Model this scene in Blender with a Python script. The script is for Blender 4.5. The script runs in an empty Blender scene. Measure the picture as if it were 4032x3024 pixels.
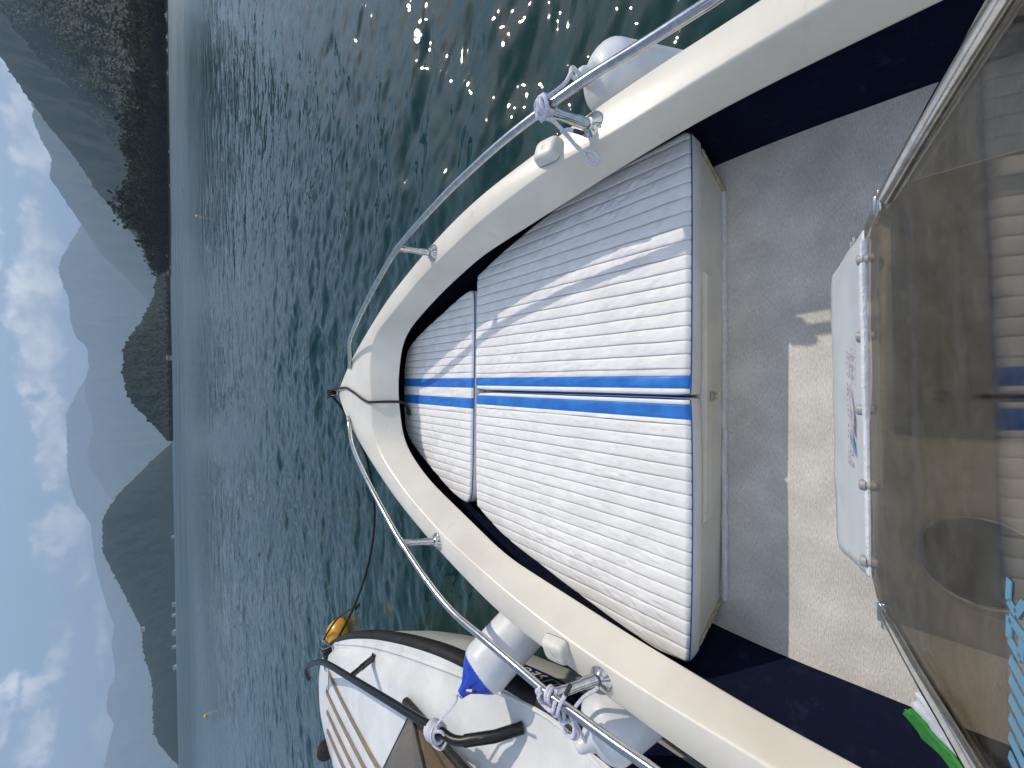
import bpy, bmesh, math, random
import numpy as np
from mathutils import Vector, Matrix, Quaternion, noise as mn

random.seed(7)
rng = np.random.default_rng(7)
scene = bpy.context.scene
COL = scene.collection
R = math.radians
CAMZ = 1.65            # eye height over the lake, metres; +Y runs to the bow, +X to starboard
SUN = Vector((1.07, 0.75, 1.0)).normalized()

# measured plan of the two boats, metres
G = {
'outer_s': [(-0.03,3.116,0.685),(0.155,2.874,0.685),(0.315,2.588,0.685),(0.503,2.213,0.685),(0.616,1.899,0.685),(0.73,1.539,0.683),(0.787,1.252,0.681),(0.815,0.942,0.675),(0.842,0.71,0.666),(0.854,0.49,0.655),(0.853,0.314,0.648)],
'outer_p': [(-0.048,3.117,0.685),(-0.248,2.923,0.685),(-0.491,2.473,0.685),(-0.649,2.132,0.685),(-0.759,1.805,0.685),(-0.812,1.627,0.684),(-0.905,1.265,0.681),(-0.939,1.037,0.677),(-0.944,0.824,0.67),(-0.963,0.695,0.664),(-0.979,0.561,0.657),(-0.981,0.424,0.65)],
'crease_s': [(-0.029,2.466,0.688),(0.136,2.474,0.688),(0.268,2.444,0.688),(0.327,2.363,0.688),(0.555,1.758,0.687),(0.661,1.324,0.687),(0.677,1.248,0.687),(0.725,0.881,0.686),(0.718,0.606,0.681),(0.736,0.434,0.672),(0.741,0.309,0.669)],
'crease_p': [(-0.044,2.467,0.688),(-0.134,2.463,0.688),(-0.328,2.435,0.688),(-0.424,2.325,0.688),(-0.591,1.987,0.687),(-0.71,1.63,0.687),(-0.809,1.132,0.687),(-0.848,0.803,0.685),(-0.864,0.526,0.675),(-0.86,0.284,0.668)],
'inner_s': [(-0.033,2.344,0.55),(0.033,2.339,0.55),(0.28,2.27,0.55),(0.368,2.132,0.55),(0.498,1.792,0.55),(0.602,1.431,0.55),(0.685,0.731,0.55),(0.709,0.478,0.55),(0.714,0.348,0.55),(0.711,0.147,0.55),(0.706,0.04,0.55),(0.703,-0.014,0.55)],
'inner_p': [(-0.034,2.344,0.55),(-0.322,2.288,0.55),(-0.417,2.192,0.55),(-0.543,1.959,0.55),(-0.704,1.458,0.55),(-0.759,1.288,0.55),(-0.821,0.621,0.55),(-0.826,0.478,0.55),(-0.839,0.316,0.55),(-0.835,0.123,0.55)],
'rail_s': [(0.148,2.804,0.695),(0.197,2.772,0.705),(0.296,2.629,0.755),(0.401,2.348,0.8),(0.539,2.055,0.814),(0.65,1.795,0.82),(0.696,1.623,0.822),(0.758,1.318,0.822),(0.789,1.067,0.822),(0.802,0.929,0.82),(0.811,0.767,0.812),(0.813,0.618,0.805),(0.802,0.486,0.8),(0.787,0.311,0.8)],
'rail_p': [(-0.225,2.853,0.695),(-0.282,2.807,0.705),(-0.4,2.601,0.755),(-0.558,2.22,0.8),(-0.734,1.828,0.82),(-0.756,1.765,0.822),(-0.839,1.56,0.822),(-0.904,1.333,0.82),(-0.919,1.113,0.815),(-0.935,0.918,0.808),(-0.949,0.822,0.8),(-0.944,0.729,0.8),(-0.939,0.601,0.8),(-0.929,0.486,0.8)],
'st_s': [(0.641,1.64,0.688),(0.634,1.734,0.82),(0.783,0.706,0.675),(0.816,0.777,0.812)],
'st_p': [(-0.759,1.652,0.688),(-0.747,1.758,0.822),(-0.903,0.711,0.673),(-0.95,0.816,0.8)],
'c_front': [(0.518,1.668,0.45),(0.418,1.98,0.45),(0.335,2.228,0.45),(0.255,2.409,0.45),(0.136,2.462,0.45),(-0.035,2.476,0.45),(-0.211,2.476,0.45),(-0.329,2.446,0.45),(-0.416,2.32,0.45),(-0.601,1.939,0.45),(-0.648,1.765,0.45),(-0.64,1.725,0.45),(-0.57,1.701,0.45),(-0.047,1.672,0.45),(0.466,1.647,0.45)],
'c_star': [(-0.027,1.606,0.45),(-0.017,1.638,0.45),(0.015,1.645,0.45),(0.558,1.62,0.45),(0.572,1.595,0.45),(0.658,1.336,0.45),(0.736,1.015,0.45),(0.761,0.753,0.45),(0.772,0.538,0.45),(0.769,0.518,0.45),(0.751,0.509,0.45),(-0.034,0.525,0.45),(-0.047,0.534,0.45),(-0.04,0.849,0.45),(-0.034,1.216,0.45)],
'c_port': [(-0.071,1.644,0.45),(-0.051,1.635,0.45),(-0.042,1.598,0.45),(-0.044,1.217,0.45),(-0.05,0.849,0.45),(-0.055,0.537,0.45),(-0.065,0.525,0.45),(-0.543,0.531,0.45),(-0.873,0.545,0.45),(-0.89,0.552,0.45),(-0.891,0.565,0.45),(-0.899,0.678,0.45),(-0.859,0.895,0.45),(-0.787,1.233,0.45),(-0.732,1.461,0.45),(-0.649,1.633,0.45),(-0.636,1.662,0.45)],
'tube_s': [(0.213,0.039,1.011),(0.222,0.009,1.119),(0.225,-0.011,1.191),(0.228,-0.031,1.263)],
'tube_p': [(-0.304,0.05,0.972),(-0.305,0.017,1.091),(-0.295,-0.013,1.2)],
'disc': [(-0.236,-0.016,0.9)],
'brackets': [(0.256,0.055,0.9),(0.236,0.103,0.75)],
'flap_top': [(0.195,0.069,0.903),(-0.024,0.077,0.875),(-0.288,0.076,0.877)],
'flap_bot': [(0.192,0.146,0.68),(-0.03,0.149,0.68),(-0.331,0.152,0.68)],
'snap': [(0.171,0.071,0.896),(0.06,0.074,0.887),(-0.048,0.076,0.879),(-0.159,0.074,0.884),(-0.273,0.075,0.881)],
'towel_w': [(-0.507,0.031,0.73),(-0.591,0.042,0.65),(-0.609,0.025,0.67),(-0.635,-0.011,0.7),(-0.558,-0.023,0.8),(-0.534,0.003,0.77)],
'towel_g': [(-0.685,0.058,0.55),(-0.611,0.047,0.62),(-0.622,0.026,0.65),(-0.661,-0.003,0.67),(-0.731,0.005,0.57),(-0.709,0.055,0.53)],
'light_s': [(0.775,0.868,0.69),(0.719,0.821,0.69),(0.799,0.928,0.69)],
'light_p': [(-0.888,0.876,0.7),(-0.891,0.936,0.7),(-0.902,0.82,0.7)],
'fen_s': [(0.978,0.75,0.68),(1.122,0.596,0.2)],
'fen_b': [(-1.322,1.389,0.75),(-1.261,1.352,0.72),(-1.163,1.314,0.66),(-1.064,1.29,0.52)],
'fen_w': [(-1.129,0.77,0.69),(-1.109,0.717,0.49)],
'line': [(-0.069,3.1,0.704),(-0.177,3.132,0.639),(-0.272,3.165,0.6),(-0.438,3.197,0.5),(-0.604,3.229,0.43),(-0.803,3.262,0.38),(-0.994,3.294,0.349),(-1.153,3.326,0.333),(-1.381,3.358,0.345),(-1.636,3.391,0.394),(-1.857,3.423,0.466),(-2.06,3.455,0.564),(-2.18,3.488,0.628),(-2.369,3.52,0.633)],
'bowrope': [(-0.05,3.338,0.665),(-0.023,3.149,0.7),(-0.002,3.022,0.705),(-0.006,2.879,0.705),(-0.039,2.724,0.707),(-0.075,2.575,0.705),(-0.1,2.431,0.7),(-0.099,2.382,0.63),(-0.106,2.324,0.56),(-0.145,2.432,0.46),(-0.12,2.438,0.47)],
'n_edge': [(-3.069,3.688,0.642),(-2.894,3.816,0.642),(-2.675,3.802,0.642),(-2.462,3.72,0.642),(-2.257,3.6,0.642),(-2.083,3.331,0.631),(-1.957,3.098,0.62),(-1.766,2.681,0.597),(-1.604,2.246,0.575),(-1.5,1.903,0.552),(-1.457,1.715,0.541),(-1.418,1.497,0.53),(-1.357,1.233,0.519),(-1.342,1.077,0.508),(-1.156,0.512,0.496)],
'n_rublow': [(-1.926,3.068,0.508),(-1.706,2.55,0.485),(-1.592,2.192,0.463),(-1.488,1.836,0.452)],
'n_rail': [(-2.24,3.241,0.866),(-2.281,3.432,0.866),(-2.219,3.399,0.866),(-2.08,3.192,0.866),(-1.933,2.915,0.866),(-1.798,2.471,0.844),(-1.665,2.018,0.821),(-1.583,1.708,0.799),(-1.53,1.531,0.788),(-1.527,1.487,0.776),(-1.531,1.441,0.765),(-1.519,1.389,0.743),(-1.473,1.271,0.664),(-1.454,1.205,0.608)],
'n_st': [(-1.782,2.454,0.844),(-1.852,2.619,0.608)],
'n_seam': [(-2.137,3.405,0.608),(-1.877,2.838,0.608),(-1.696,2.361,0.608),(-1.596,2.048,0.608),(-1.482,1.655,0.608),(-1.404,1.355,0.608),(-1.368,1.201,0.608),(-1.316,0.969,0.608)],
'n_teak': [(-2.451,3.294,0.687),(-2.428,2.433,0.687),(-2.61,3.233,0.687),(-2.632,2.715,0.687),(-2.798,3.235,0.687),(-2.813,2.962,0.687)],
'n_ws': [(-1.827,2.015,0.709),(-2.303,2.269,0.709),(-1.68,1.877,0.732),(-1.328,1.046,0.821)],
'n_knot': [(-1.544,1.532,0.788)],
'n_name': [(-1.393,1.449,0.306),(-1.355,1.077,0.306),(-1.373,1.416,0.384),(-1.31,1.04,0.384)],
'buoy': [(-3.209,5.339,0.02),(12.419,35.441,0.02),(-24.113,36.668,0.02)],
'roller': [(-2.249,3.574,0.676),(-2.262,3.446,0.676),(-2.396,3.442,0.676)],
'rope_s': [(0.82,0.775,0.8),(0.861,0.806,0.8),(0.773,0.745,0.8),(0.758,0.75,0.78),(0.729,0.733,0.77),(0.708,0.716,0.75),(0.672,0.718,0.73),(0.656,0.698,0.73),(0.673,0.69,0.73),(0.693,0.717,0.73),(0.699,0.706,0.75),(0.735,0.735,0.75)],
'rope_p': [(-0.943,0.859,0.8),(-0.985,0.846,0.8),(-0.993,0.817,0.8),(-0.89,0.715,0.8),(-1.061,0.845,0.75),(-1.109,0.817,0.75),(-1.048,0.769,0.75),(-1.013,0.741,0.75)],
}


# ------------------------------------------------------------------ helpers
def tag(o, label=None, cat=None, group=None, kind=None):
    if label: o['label'] = label
    if cat: o['category'] = cat
    if group: o['group'] = group
    if kind: o['kind'] = kind
    return o

def empty(name, loc, label, cat, group=None):
    o = bpy.data.objects.new(name, None)
    COL.objects.link(o)
    o.location = loc
    o.empty_display_size = 0.1
    return tag(o, label, cat, group)

class MB:
    """collects shapes for one mesh"""
    def __init__(self):
        self.v = []; self.f = []; self.m = []
    def add(self, v, f, mi=0):
        b = len(self.v)
        self.v += [tuple(p) for p in v]
        self.f += [tuple(i + b for i in q) for q in f]
        self.m += [mi] * len(f)
        return self
    def build(self, name, mats, parent=None, smooth=True, angle=40):
        me = bpy.data.meshes.new(name)
        me.from_pydata(self.v, [], self.f)
        if not isinstance(mats, (list, tuple)): mats = [mats]
        for m in mats: me.materials.append(m)
        if len(mats) > 1: me.polygons.foreach_set('material_index', self.m)
        bm = bmesh.new(); bm.from_mesh(me)
        bmesh.ops.recalc_face_normals(bm, faces=bm.faces)
        bm.to_mesh(me); bm.free()
        if smooth:
            me.polygons.foreach_set('use_smooth', [True] * len(me.polygons))
            try: me.set_sharp_from_angle(angle=R(angle))
            except Exception: pass
        o = bpy.data.objects.new(name, me)
        COL.objects.link(o)
        if parent is not None:
            o.parent = parent
            top = parent
            off = Vector(parent.location)
            while top.parent is not None:
                top = top.parent; off = off + Vector(top.location)
            me.transform(Matrix.Translation(-off))
        return o

def resample(pts, n):
    p = np.array(pts, float)
    d = np.r_[0, np.cumsum(np.linalg.norm(np.diff(p, axis=0), axis=1))]
    s = np.linspace(0, d[-1], n)
    return np.stack([np.interp(s, d, p[:, k]) for k in range(p.shape[1])], 1)

def smooth_line(pts, n, it=12, lam=.5):
    q = resample(pts, n)
    for _ in range(it):
        q[1:-1] += lam * ((q[:-2] + q[2:]) / 2 - q[1:-1])
    return q

def spline(pts, n):
    """Catmull-Rom through the points"""
    p = np.array(pts, float)
    p = np.vstack([2 * p[0] - p[1], p, 2 * p[-1] - p[-2]])
    out = []
    m = len(p) - 3
    for i in range(n):
        t = i / (n - 1) * m
        k = min(int(t), m - 1); u = t - k
        a, b, c, d = p[k], p[k + 1], p[k + 2], p[k + 3]
        out.append(.5 * ((2 * b) + (c - a) * u + (2 * a - 5 * b + 4 * c - d) * u * u + (3 * b - a - 3 * c + d) * u ** 3))
    return np.array(out)

def tube(mb, pts, r, seg=10, mi=0, caps=True, closed=False, braid=0.0, flat=1.0):
    pts = [Vector(p) for p in pts]
    n = len(pts)
    rad = r if isinstance(r, (list, tuple, np.ndarray)) else [r] * n
    tang = []
    for i in range(n):
        a = pts[(i - 1) % n] if closed else pts[max(i - 1, 0)]
        b = pts[(i + 1) % n] if closed else pts[min(i + 1, n - 1)]
        t = (b - a)
        tang.append(t.normalized() if t.length > 1e-9 else Vector((0, 0, 1)))
    up = Vector((0, 0, 1)) if abs(tang[0].z) < .9 else Vector((1, 0, 0))
    nrm = (up - tang[0] * up.dot(tang[0])).normalized()
    v = []; f = []
    acc = 0
    for i in range(n):
        if i:
            q = tang[i - 1].rotation_difference(tang[i]); nrm = q @ nrm
            nrm = (nrm - tang[i] * nrm.dot(tang[i])).normalized()
            acc += (pts[i] - pts[i - 1]).length
        bn = tang[i].cross(nrm)
        for k in range(seg):
            a = 2 * math.pi * k / seg
            rr = rad[i]
            if braid: rr *= 1 + braid * math.sin(2 * a + acc / rad[i] * 1.6) * math.sin(2 * a - acc / rad[i] * 1.6)
            v.append(pts[i] + nrm * (math.cos(a) * rr) + bn * (math.sin(a) * rr * flat))
    for i in range(n if closed else n - 1):
        j = (i + 1) % n
        for k in range(seg):
            l = (k + 1) % seg
            f.append((i * seg + k, i * seg + l, j * seg + l, j * seg + k))
    if caps and not closed:
        f.append(tuple(range(seg))[::-1]); f.append(tuple((n - 1) * seg + k for k in range(seg)))
    mb.add(v, f, mi)

def lathe(mb, p0, p1, prof, seg=24, mi=0):
    """prof: list of (t along p0->p1 in metres, radius)"""
    p0 = Vector(p0); ax = (Vector(p1) - p0).normalized()
    u = ax.orthogonal().normalized(); w = ax.cross(u)
    v = []; f = []
    for t, r in prof:
        for k in range(seg):
            a = 2 * math.pi * k / seg
            v.append(p0 + ax * t + u * (math.cos(a) * r) + w * (math.sin(a) * r))
    n = len(prof)
    for i in range(n - 1):
        for k in range(seg):
            l = (k + 1) % seg
            f.append((i * seg + k, i * seg + l, (i + 1) * seg + l, (i + 1) * seg + k))
    f.append(tuple(range(seg))[::-1]); f.append(tuple((n - 1) * seg + k for k in range(seg)))
    mb.add(v, f, mi)

def box(mb, c, h, rot=None, mi=0, bev=0.0):
    """box with half sizes h, edges rounded by bev"""
    bm = bmesh.new()
    bmesh.ops.create_cube(bm, size=2)
    for q in bm.verts: q.co = Vector((q.co.x * h[0], q.co.y * h[1], q.co.z * h[2]))
    if bev:
        bmesh.ops.bevel(bm, geom=bm.edges[:], offset=bev, segments=3, profile=.5, affect='EDGES')
    M = (rot.to_4x4() if rot is not None else Matrix())
    bm.verts.ensure_lookup_table()
    bm.verts.index_update()
    v = [(M @ q.co) + Vector(c) for q in bm.verts]
    f = [tuple(x.index for x in q.verts) for q in bm.faces]
    bm.free()
    mb.add(v, f, mi)

def prism(mb, poly, z0, z1, mi=0):
    n = len(poly)
    v = [(p[0], p[1], z0) for p in poly] + [(p[0], p[1], z1) for p in poly]
    f = [tuple(range(n))[::-1], tuple(range(n, 2 * n))]
    f += [(i, (i + 1) % n, n + (i + 1) % n, n + i) for i in range(n)]
    mb.add(v, f, mi)

def slab(mb, pts, nrm, th, mi=0):
    """flat polygon thickened along nrm"""
    nrm = Vector(nrm).normalized()
    n = len(pts)
    v = [Vector(p) for p in pts] + [Vector(p) + nrm * th for p in pts]
    f = [tuple(range(n))[::-1], tuple(range(n, 2 * n))]
    f += [(i, (i + 1) % n, n + (i + 1) % n, n + i) for i in range(n)]
    mb.add(v, f, mi)

def lattice(mb, rows, mi=0, mfun=None):
    nr, nc = len(rows), len(rows[0])
    v = [tuple(p) for r in rows for p in r]
    f = []; ms = []
    for i in range(nr - 1):
        for j in range(nc - 1):
            f.append((i * nc + j, i * nc + j + 1, (i + 1) * nc + j + 1, (i + 1) * nc + j))
            ms.append(mfun(i, j) if mfun else mi)
    b = len(mb.f)
    mb.add(v, f, mi)
    mb.m[b:] = ms

# ------------------------------------------------------------------ materials
def nodes_of(name):
    m = bpy.data.materials.new(name); m.use_nodes = True
    return m, m.node_tree.nodes, m.node_tree.links, m.node_tree.nodes['Principled BSDF']

def nd(nt, typ, **kw):
    n = nt.nodes.new(typ)
    for k, v in kw.items():
        if k in n.inputs: n.inputs[k].default_value = v
        else: setattr(n, k, v)
    return n

def material(name, c1, c2=None, rough=.5, metal=0.0, scale=20.0, bump=0.0, bscale=200.0, stretch=(1, 1, 1),
             spec=.5, rvar=0.0, coat=0.0, lo=.4, hi=.6, detail=6, tint=None):
    m, N, L, P = nodes_of(name)
    nt = m.node_tree
    P.inputs['Roughness'].default_value = rough
    P.inputs['Metallic'].default_value = metal
    P.inputs['Specular IOR Level'].default_value = spec
    P.inputs['Coat Weight'].default_value = coat
    P.inputs['Coat Roughness'].default_value = .12
    tc = nd(nt, 'ShaderNodeTexCoord')
    mp = nd(nt, 'ShaderNodeMapping', Scale=stretch)
    L.new(tc.outputs['Object'], mp.inputs['Vector'])
    if c2 is None: c2 = tuple(x * .9 for x in c1)
    n1 = nd(nt, 'ShaderNodeTexNoise', Scale=scale, Detail=detail, Roughness=.6)
    L.new(mp.outputs[0], n1.inputs['Vector'])
    rmp = nd(nt, 'ShaderNodeMapRange'); rmp.inputs[1].default_value = lo; rmp.inputs[2].default_value = hi
    L.new(n1.outputs['Fac'], rmp.inputs[0])
    mx = nd(nt, 'ShaderNodeMix', data_type='RGBA')
    mx.inputs[6].default_value = (*c1, 1); mx.inputs[7].default_value = (*c2, 1)
    L.new(rmp.outputs[0], mx.inputs[0])
    L.new(mx.outputs[2], P.inputs['Base Color'])
    if rvar:
        r2 = nd(nt, 'ShaderNodeMapRange'); r2.inputs[3].default_value = rough - rvar; r2.inputs[4].default_value = rough + rvar
        n3 = nd(nt, 'ShaderNodeTexNoise', Scale=scale * 2.3, Detail=5)
        L.new(mp.outputs[0], n3.inputs['Vector']); L.new(n3.outputs['Fac'], r2.inputs[0]); L.new(r2.outputs[0], P.inputs['Roughness'])
    if bump:
        n2 = nd(nt, 'ShaderNodeTexNoise', Scale=bscale, Detail=4, Roughness=.6)
        L.new(mp.outputs[0], n2.inputs['Vector'])
        b = nd(nt, 'ShaderNodeBump', Strength=1.0, Distance=bump)
        L.new(n2.outputs['Fac'], b.inputs['Height']); L.new(b.outputs[0], P.inputs['Normal'])
    return m

def speckle(m, col, scale, amount, object_scale=(1, 1, 1)):
    """small dirt specks / scuffs mixed over the base colour"""
    nt = m.node_tree; P = nt.nodes['Principled BSDF']
    src = P.inputs['Base Color'].links[0].from_socket
    tc = nd(nt, 'ShaderNodeTexCoord')
    mp = nd(nt, 'ShaderNodeMapping', Scale=object_scale)
    nt.links.new(tc.outputs['Object'], mp.inputs['Vector'])
    n = nd(nt, 'ShaderNodeTexNoise', Scale=scale, Detail=8, Roughness=.75)
    nt.links.new(mp.outputs[0], n.inputs['Vector'])
    r = nd(nt, 'ShaderNodeMapRange'); r.inputs[1].default_value = 1 - amount; r.inputs[2].default_value = 1 - amount + .12
    r.inputs[4].default_value = .6
    nt.links.new(n.outputs['Fac'], r.inputs[0])
    mx = nd(nt, 'ShaderNodeMix', data_type='RGBA'); mx.inputs[7].default_value = (*col, 1)
    nt.links.new(r.outputs[0], mx.inputs[0]); nt.links.new(src, mx.inputs[6]); nt.links.new(mx.outputs[2], P.inputs['Base Color'])

GEL = material('gelcoat_cream', (.70, .66, .57), (.635, .595, .51), rough=.36, scale=3.0, bump=.0005, bscale=28, rvar=.12, coat=.15)
speckle(GEL, (.30, .27, .21), 9.0, .36)
speckle(GEL, (.20, .17, .13), 55.0, .30)
speckle(GEL, (.42, .40, .35), 3.0, .40, (1, 4, 1))
GELW = material('gelcoat_white', (.72, .72, .70), (.62, .63, .61), rough=.35, scale=4.0, bump=.0004, bscale=30, rvar=.1, coat=.2)
speckle(GELW, (.36, .34, .28), 7.0, .39)
speckle(GELW, (.22, .21, .18), 45.0, .31)
BOXW = material('moulded_cream', (.74, .70, .60), (.66, .62, .53), rough=.5, scale=6, bump=.0006, bscale=120)
speckle(BOXW, (.25, .21, .14), 11.0, .36)
VINYL = material('white_vinyl', (.80, .79, .765), (.73, .72, .695), rough=.55, scale=9, bump=.0008, bscale=90, spec=.35)
speckle(VINYL, (.42, .41, .38), 14, .32)
speckle(VINYL, (.55, .53, .48), 4, .42)
SEAMT = material('seam_thread', (.50, .50, .50), (.60, .59, .58), rough=.8, scale=300)
BLUE = material('blue_vinyl', (.030, .185, .56), (.020, .14, .47), rough=.45, scale=12, bump=.0008, bscale=90, spec=.4)
PIPE = material('blue_piping', (.010, .10, .36), rough=.5)
NAVY = material('navy_carpet', (.0045, .0065, .021), (.0075, .011, .034), rough=.95, scale=420, bump=.004, bscale=420, spec=.1)
speckle(NAVY, (.16, .16, .19), 240, .245)
speckle(NAVY, (.022, .028, .065), 16, .45)
STEEL = material('polished_steel', (.58, .56, .51), (.46, .44, .40), rough=.09, metal=1.0, scale=60, rvar=.05, bump=.00015, bscale=60)
STEELT = material('brushed_tube', (.60, .58, .54), (.48, .47, .44), rough=.13, metal=1.0, scale=40, rvar=.06)
BLACKT = material('black_tube', (.007, .007, .008), (.012, .012, .013), rough=.36, spec=.35, scale=40, bump=.0003, bscale=150)
RUBBER = material('black_rubber', (.010, .0095, .010), (.022, .020, .020), rough=.62, spec=.3, scale=15, bump=.0006, bscale=90)
FENW = material('fender_white', (.66, .675, .69), (.57, .585, .60), rough=.42, scale=7, bump=.0008, bscale=50, coat=.1)
speckle(FENW, (.30, .31, .31), 12, .37)
speckle(FENW, (.16, .15, .13), 60, .30)
FENB = material('fender_blue', (.010, .055, .48), (.008, .04, .38), rough=.38, scale=8, bump=.0008, bscale=50)
ROPEW = material('white_rope', (.66, .65, .72), (.50, .49, .57), rough=.8, scale=160, bump=.0012, bscale=420)
ROPEB = material('black_rope', (.010, .010, .012), (.022, .022, .024), rough=.8, scale=160, bump=.0012, bscale=380)
LIGHTB = material('lamp_housing', (.70, .68, .62), (.60, .58, .52), rough=.45, scale=22, bump=.0004, bscale=150)
TEAK = material('weathered_teak', (.20, .135, .085), (.29, .21, .145), rough=.75, scale=9, stretch=(14, 1, 14), bump=.0008, bscale=50)
YELLOW = material('yellow_plastic', (.72, .36, .015), (.60, .27, .012), rough=.35, scale=10)
ORANGE = material('orange_plastic', (.85, .42, .05), (.7, .3, .03), rough=.4, scale=10)
GREEN = material('green_cloth', (.03, .26, .035), (.02, .18, .025), rough=.9, scale=60, bump=.003, bscale=90)
TOWELW = material('white_cloth', (.72, .73, .74), (.62, .63, .65), rough=.95, scale=60, bump=.003, bscale=160)
INK = material('black_print', (.03, .03, .035), rough=.6)
RUST = material('rust', (.16, .03, .015), (.09, .02, .01), rough=.8, scale=80)
PURPLE = material('purple_print', (.34, .24, .30), (.52, .46, .50), rough=.6, scale=60)
CYANP = material('pale_blue_print', (.12, .31, .46), rough=.5)
FLAPM = material('white_sheet_vinyl', (.66, .69, .71), (.60, .63, .65), rough=.3, scale=6, bump=.0012, bscale=18, coat=.2)
speckle(FLAPM, (.34, .32, .26), 16, .35)
NAMEP = material('name_panel_navy', (.008, .011, .045), (.012, .016, .06), rough=.3, scale=20)
LETTER = material('name_letter_white', (.68, .70, .70), rough=.5)
DASH = material('dashboard_beige', (.52, .45, .35), (.46, .40, .31), rough=.55, scale=8, bump=.0005, bscale=200)

def carpet_material():
    m, N, L, P = nodes_of('grey_ribbed_carpet'); nt = m.node_tree
    P.inputs['Roughness'].default_value = .95; P.inputs['Specular IOR Level'].default_value = .1
    tc = nd(nt, 'ShaderNodeTexCoord')
    mp = nd(nt, 'ShaderNodeMapping', Scale=(1.0, 5.0, 1)); L.new(tc.outputs['Object'], mp.inputs[0])
    n1 = nd(nt, 'ShaderNodeTexNoise', Scale=85.0, Detail=4, Roughness=.6, Distortion=.5); L.new(mp.outputs[0], n1.inputs[0])
    n2 = nd(nt, 'ShaderNodeTexNoise', Scale=7.0, Detail=6); L.new(tc.outputs['Object'], n2.inputs[0])
    n3 = nd(nt, 'ShaderNodeTexNoise', Scale=9.0, Detail=9, Roughness=.8); L.new(tc.outputs['Object'], n3.inputs[0])
    a = nd(nt, 'ShaderNodeMix', data_type='RGBA'); a.inputs[6].default_value = (.56, .54, .49, 1); a.inputs[7].default_value = (.78, .75, .69, 1)
    r = nd(nt, 'ShaderNodeMapRange'); r.inputs[1].default_value = .33; r.inputs[2].default_value = .62
    L.new(n1.outputs['Fac'], r.inputs[0]); L.new(r.outputs[0], a.inputs[0])
    b = nd(nt, 'ShaderNodeMix', data_type='RGBA', blend_type='MULTIPLY'); b.inputs[0].default_value = 1
    r2 = nd(nt, 'ShaderNodeMapRange'); r2.inputs[1].default_value = .35; r2.inputs[2].default_value = .65; r2.inputs[3].default_value = .82; r2.inputs[4].default_value = 1.05
    L.new(n2.outputs['Fac'], r2.inputs[0]); L.new(a.outputs[2], b.inputs[6]); L.new(r2.outputs[0], b.inputs[7])
    c = nd(nt, 'ShaderNodeMix', data_type='RGBA'); c.inputs[7].default_value = (.16, .145, .12, 1)
    r3 = nd(nt, 'ShaderNodeMapRange'); r3.inputs[1].default_value = .66; r3.inputs[2].default_value = .8; r3.inputs[4].default_value = .6
    L.new(n3.outputs['Fac'], r3.inputs[0]); L.new(r3.outputs[0], c.inputs[0]); L.new(b.outputs[2], c.inputs[6])
    L.new(c.outputs[2], P.inputs['Base Color'])
    bp = nd(nt, 'ShaderNodeBump', Distance=.0022); L.new(n1.outputs['Fac'], bp.inputs['Height']); L.new(bp.outputs[0], P.inputs['Normal'])
    return m
CARPET = carpet_material()

def glass_material(name, tint, refl=1.5):
    m = bpy.data.materials.new(name); m.use_nodes = True
    nt = m.node_tree; nt.nodes.clear()
    out = nd(nt, 'ShaderNodeOutputMaterial')
    tr = nd(nt, 'ShaderNodeBsdfTransparent'); tr.inputs[0].default_value = (*tint, 1)
    gl = nd(nt, 'ShaderNodeBsdfGlossy', Roughness=.045); gl.inputs[0].default_value = (.78, .76, .73, 1)
    ge = nd(nt, 'ShaderNodeNewGeometry')      # same mirror strength on both faces of the sheet
    dt = nd(nt, 'ShaderNodeVectorMath', operation='DOT_PRODUCT'); nt.links.new(ge.outputs['Incoming'], dt.inputs[0]); nt.links.new(ge.outputs['Normal'], dt.inputs[1])
    def mm(op, a, b):
        n = nt.nodes.new('ShaderNodeMath'); n.operation = op
        for i, x in enumerate((a, b)):
            if isinstance(x, (int, float)): n.inputs[i].default_value = x
            elif x is not None: nt.links.new(x, n.inputs[i])
        return n.outputs[0]
    fr = mm('ADD', .045, mm('MULTIPLY', .96, mm('POWER', mm('SUBTRACT', 1.0, mm('ABSOLUTE', dt.outputs['Value'], None)), 5.0)))
    tc = nd(nt, 'ShaderNodeTexCoord')
    nn = nd(nt, 'ShaderNodeTexNoise', Scale=6.0, Detail=2)
    nt.links.new(tc.outputs['Object'], nn.inputs[0])
    bp = nd(nt, 'ShaderNodeBump', Distance=.0002); nt.links.new(nn.outputs['Fac'], bp.inputs['Height'])
    nt.links.new(bp.outputs[0], gl.inputs['Normal'])
    mx = nd(nt, 'ShaderNodeMixShader')
    nt.links.new(fr, mx.inputs[0]); nt.links.new(tr.outputs[0], mx.inputs[1]); nt.links.new(gl.outputs[0], mx.inputs[2])
    # dust and dried spray on the sheet
    dz = nd(nt, 'ShaderNodeBsdfDiffuse'); dz.inputs[0].default_value = (.55, .53, .48, 1)
    dn = nd(nt, 'ShaderNodeTexNoise', Scale=38.0, Detail=9, Roughness=.75); nt.links.new(tc.outputs['Object'], dn.inputs[0])
    dr = nd(nt, 'ShaderNodeMapRange'); dr.inputs[1].default_value = .45; dr.inputs[2].default_value = .85; dr.inputs[3].default_value = .008; dr.inputs[4].default_value = .13
    nt.links.new(dn.outputs['Fac'], dr.inputs[0])
    m2 = nd(nt, 'ShaderNodeMixShader'); nt.links.new(dr.outputs[0], m2.inputs[0]); nt.links.new(mx.outputs[0], m2.inputs[1]); nt.links.new(dz.outputs[0], m2.inputs[2])
    nt.links.new(m2.outputs[0], out.inputs[0])
    return m
TINT = glass_material('smoked_acrylic', (.60, .56, .485), 1.5)
TINT2 = glass_material('brown_acrylic', (.70, .63, .54), 1.5)
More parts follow.
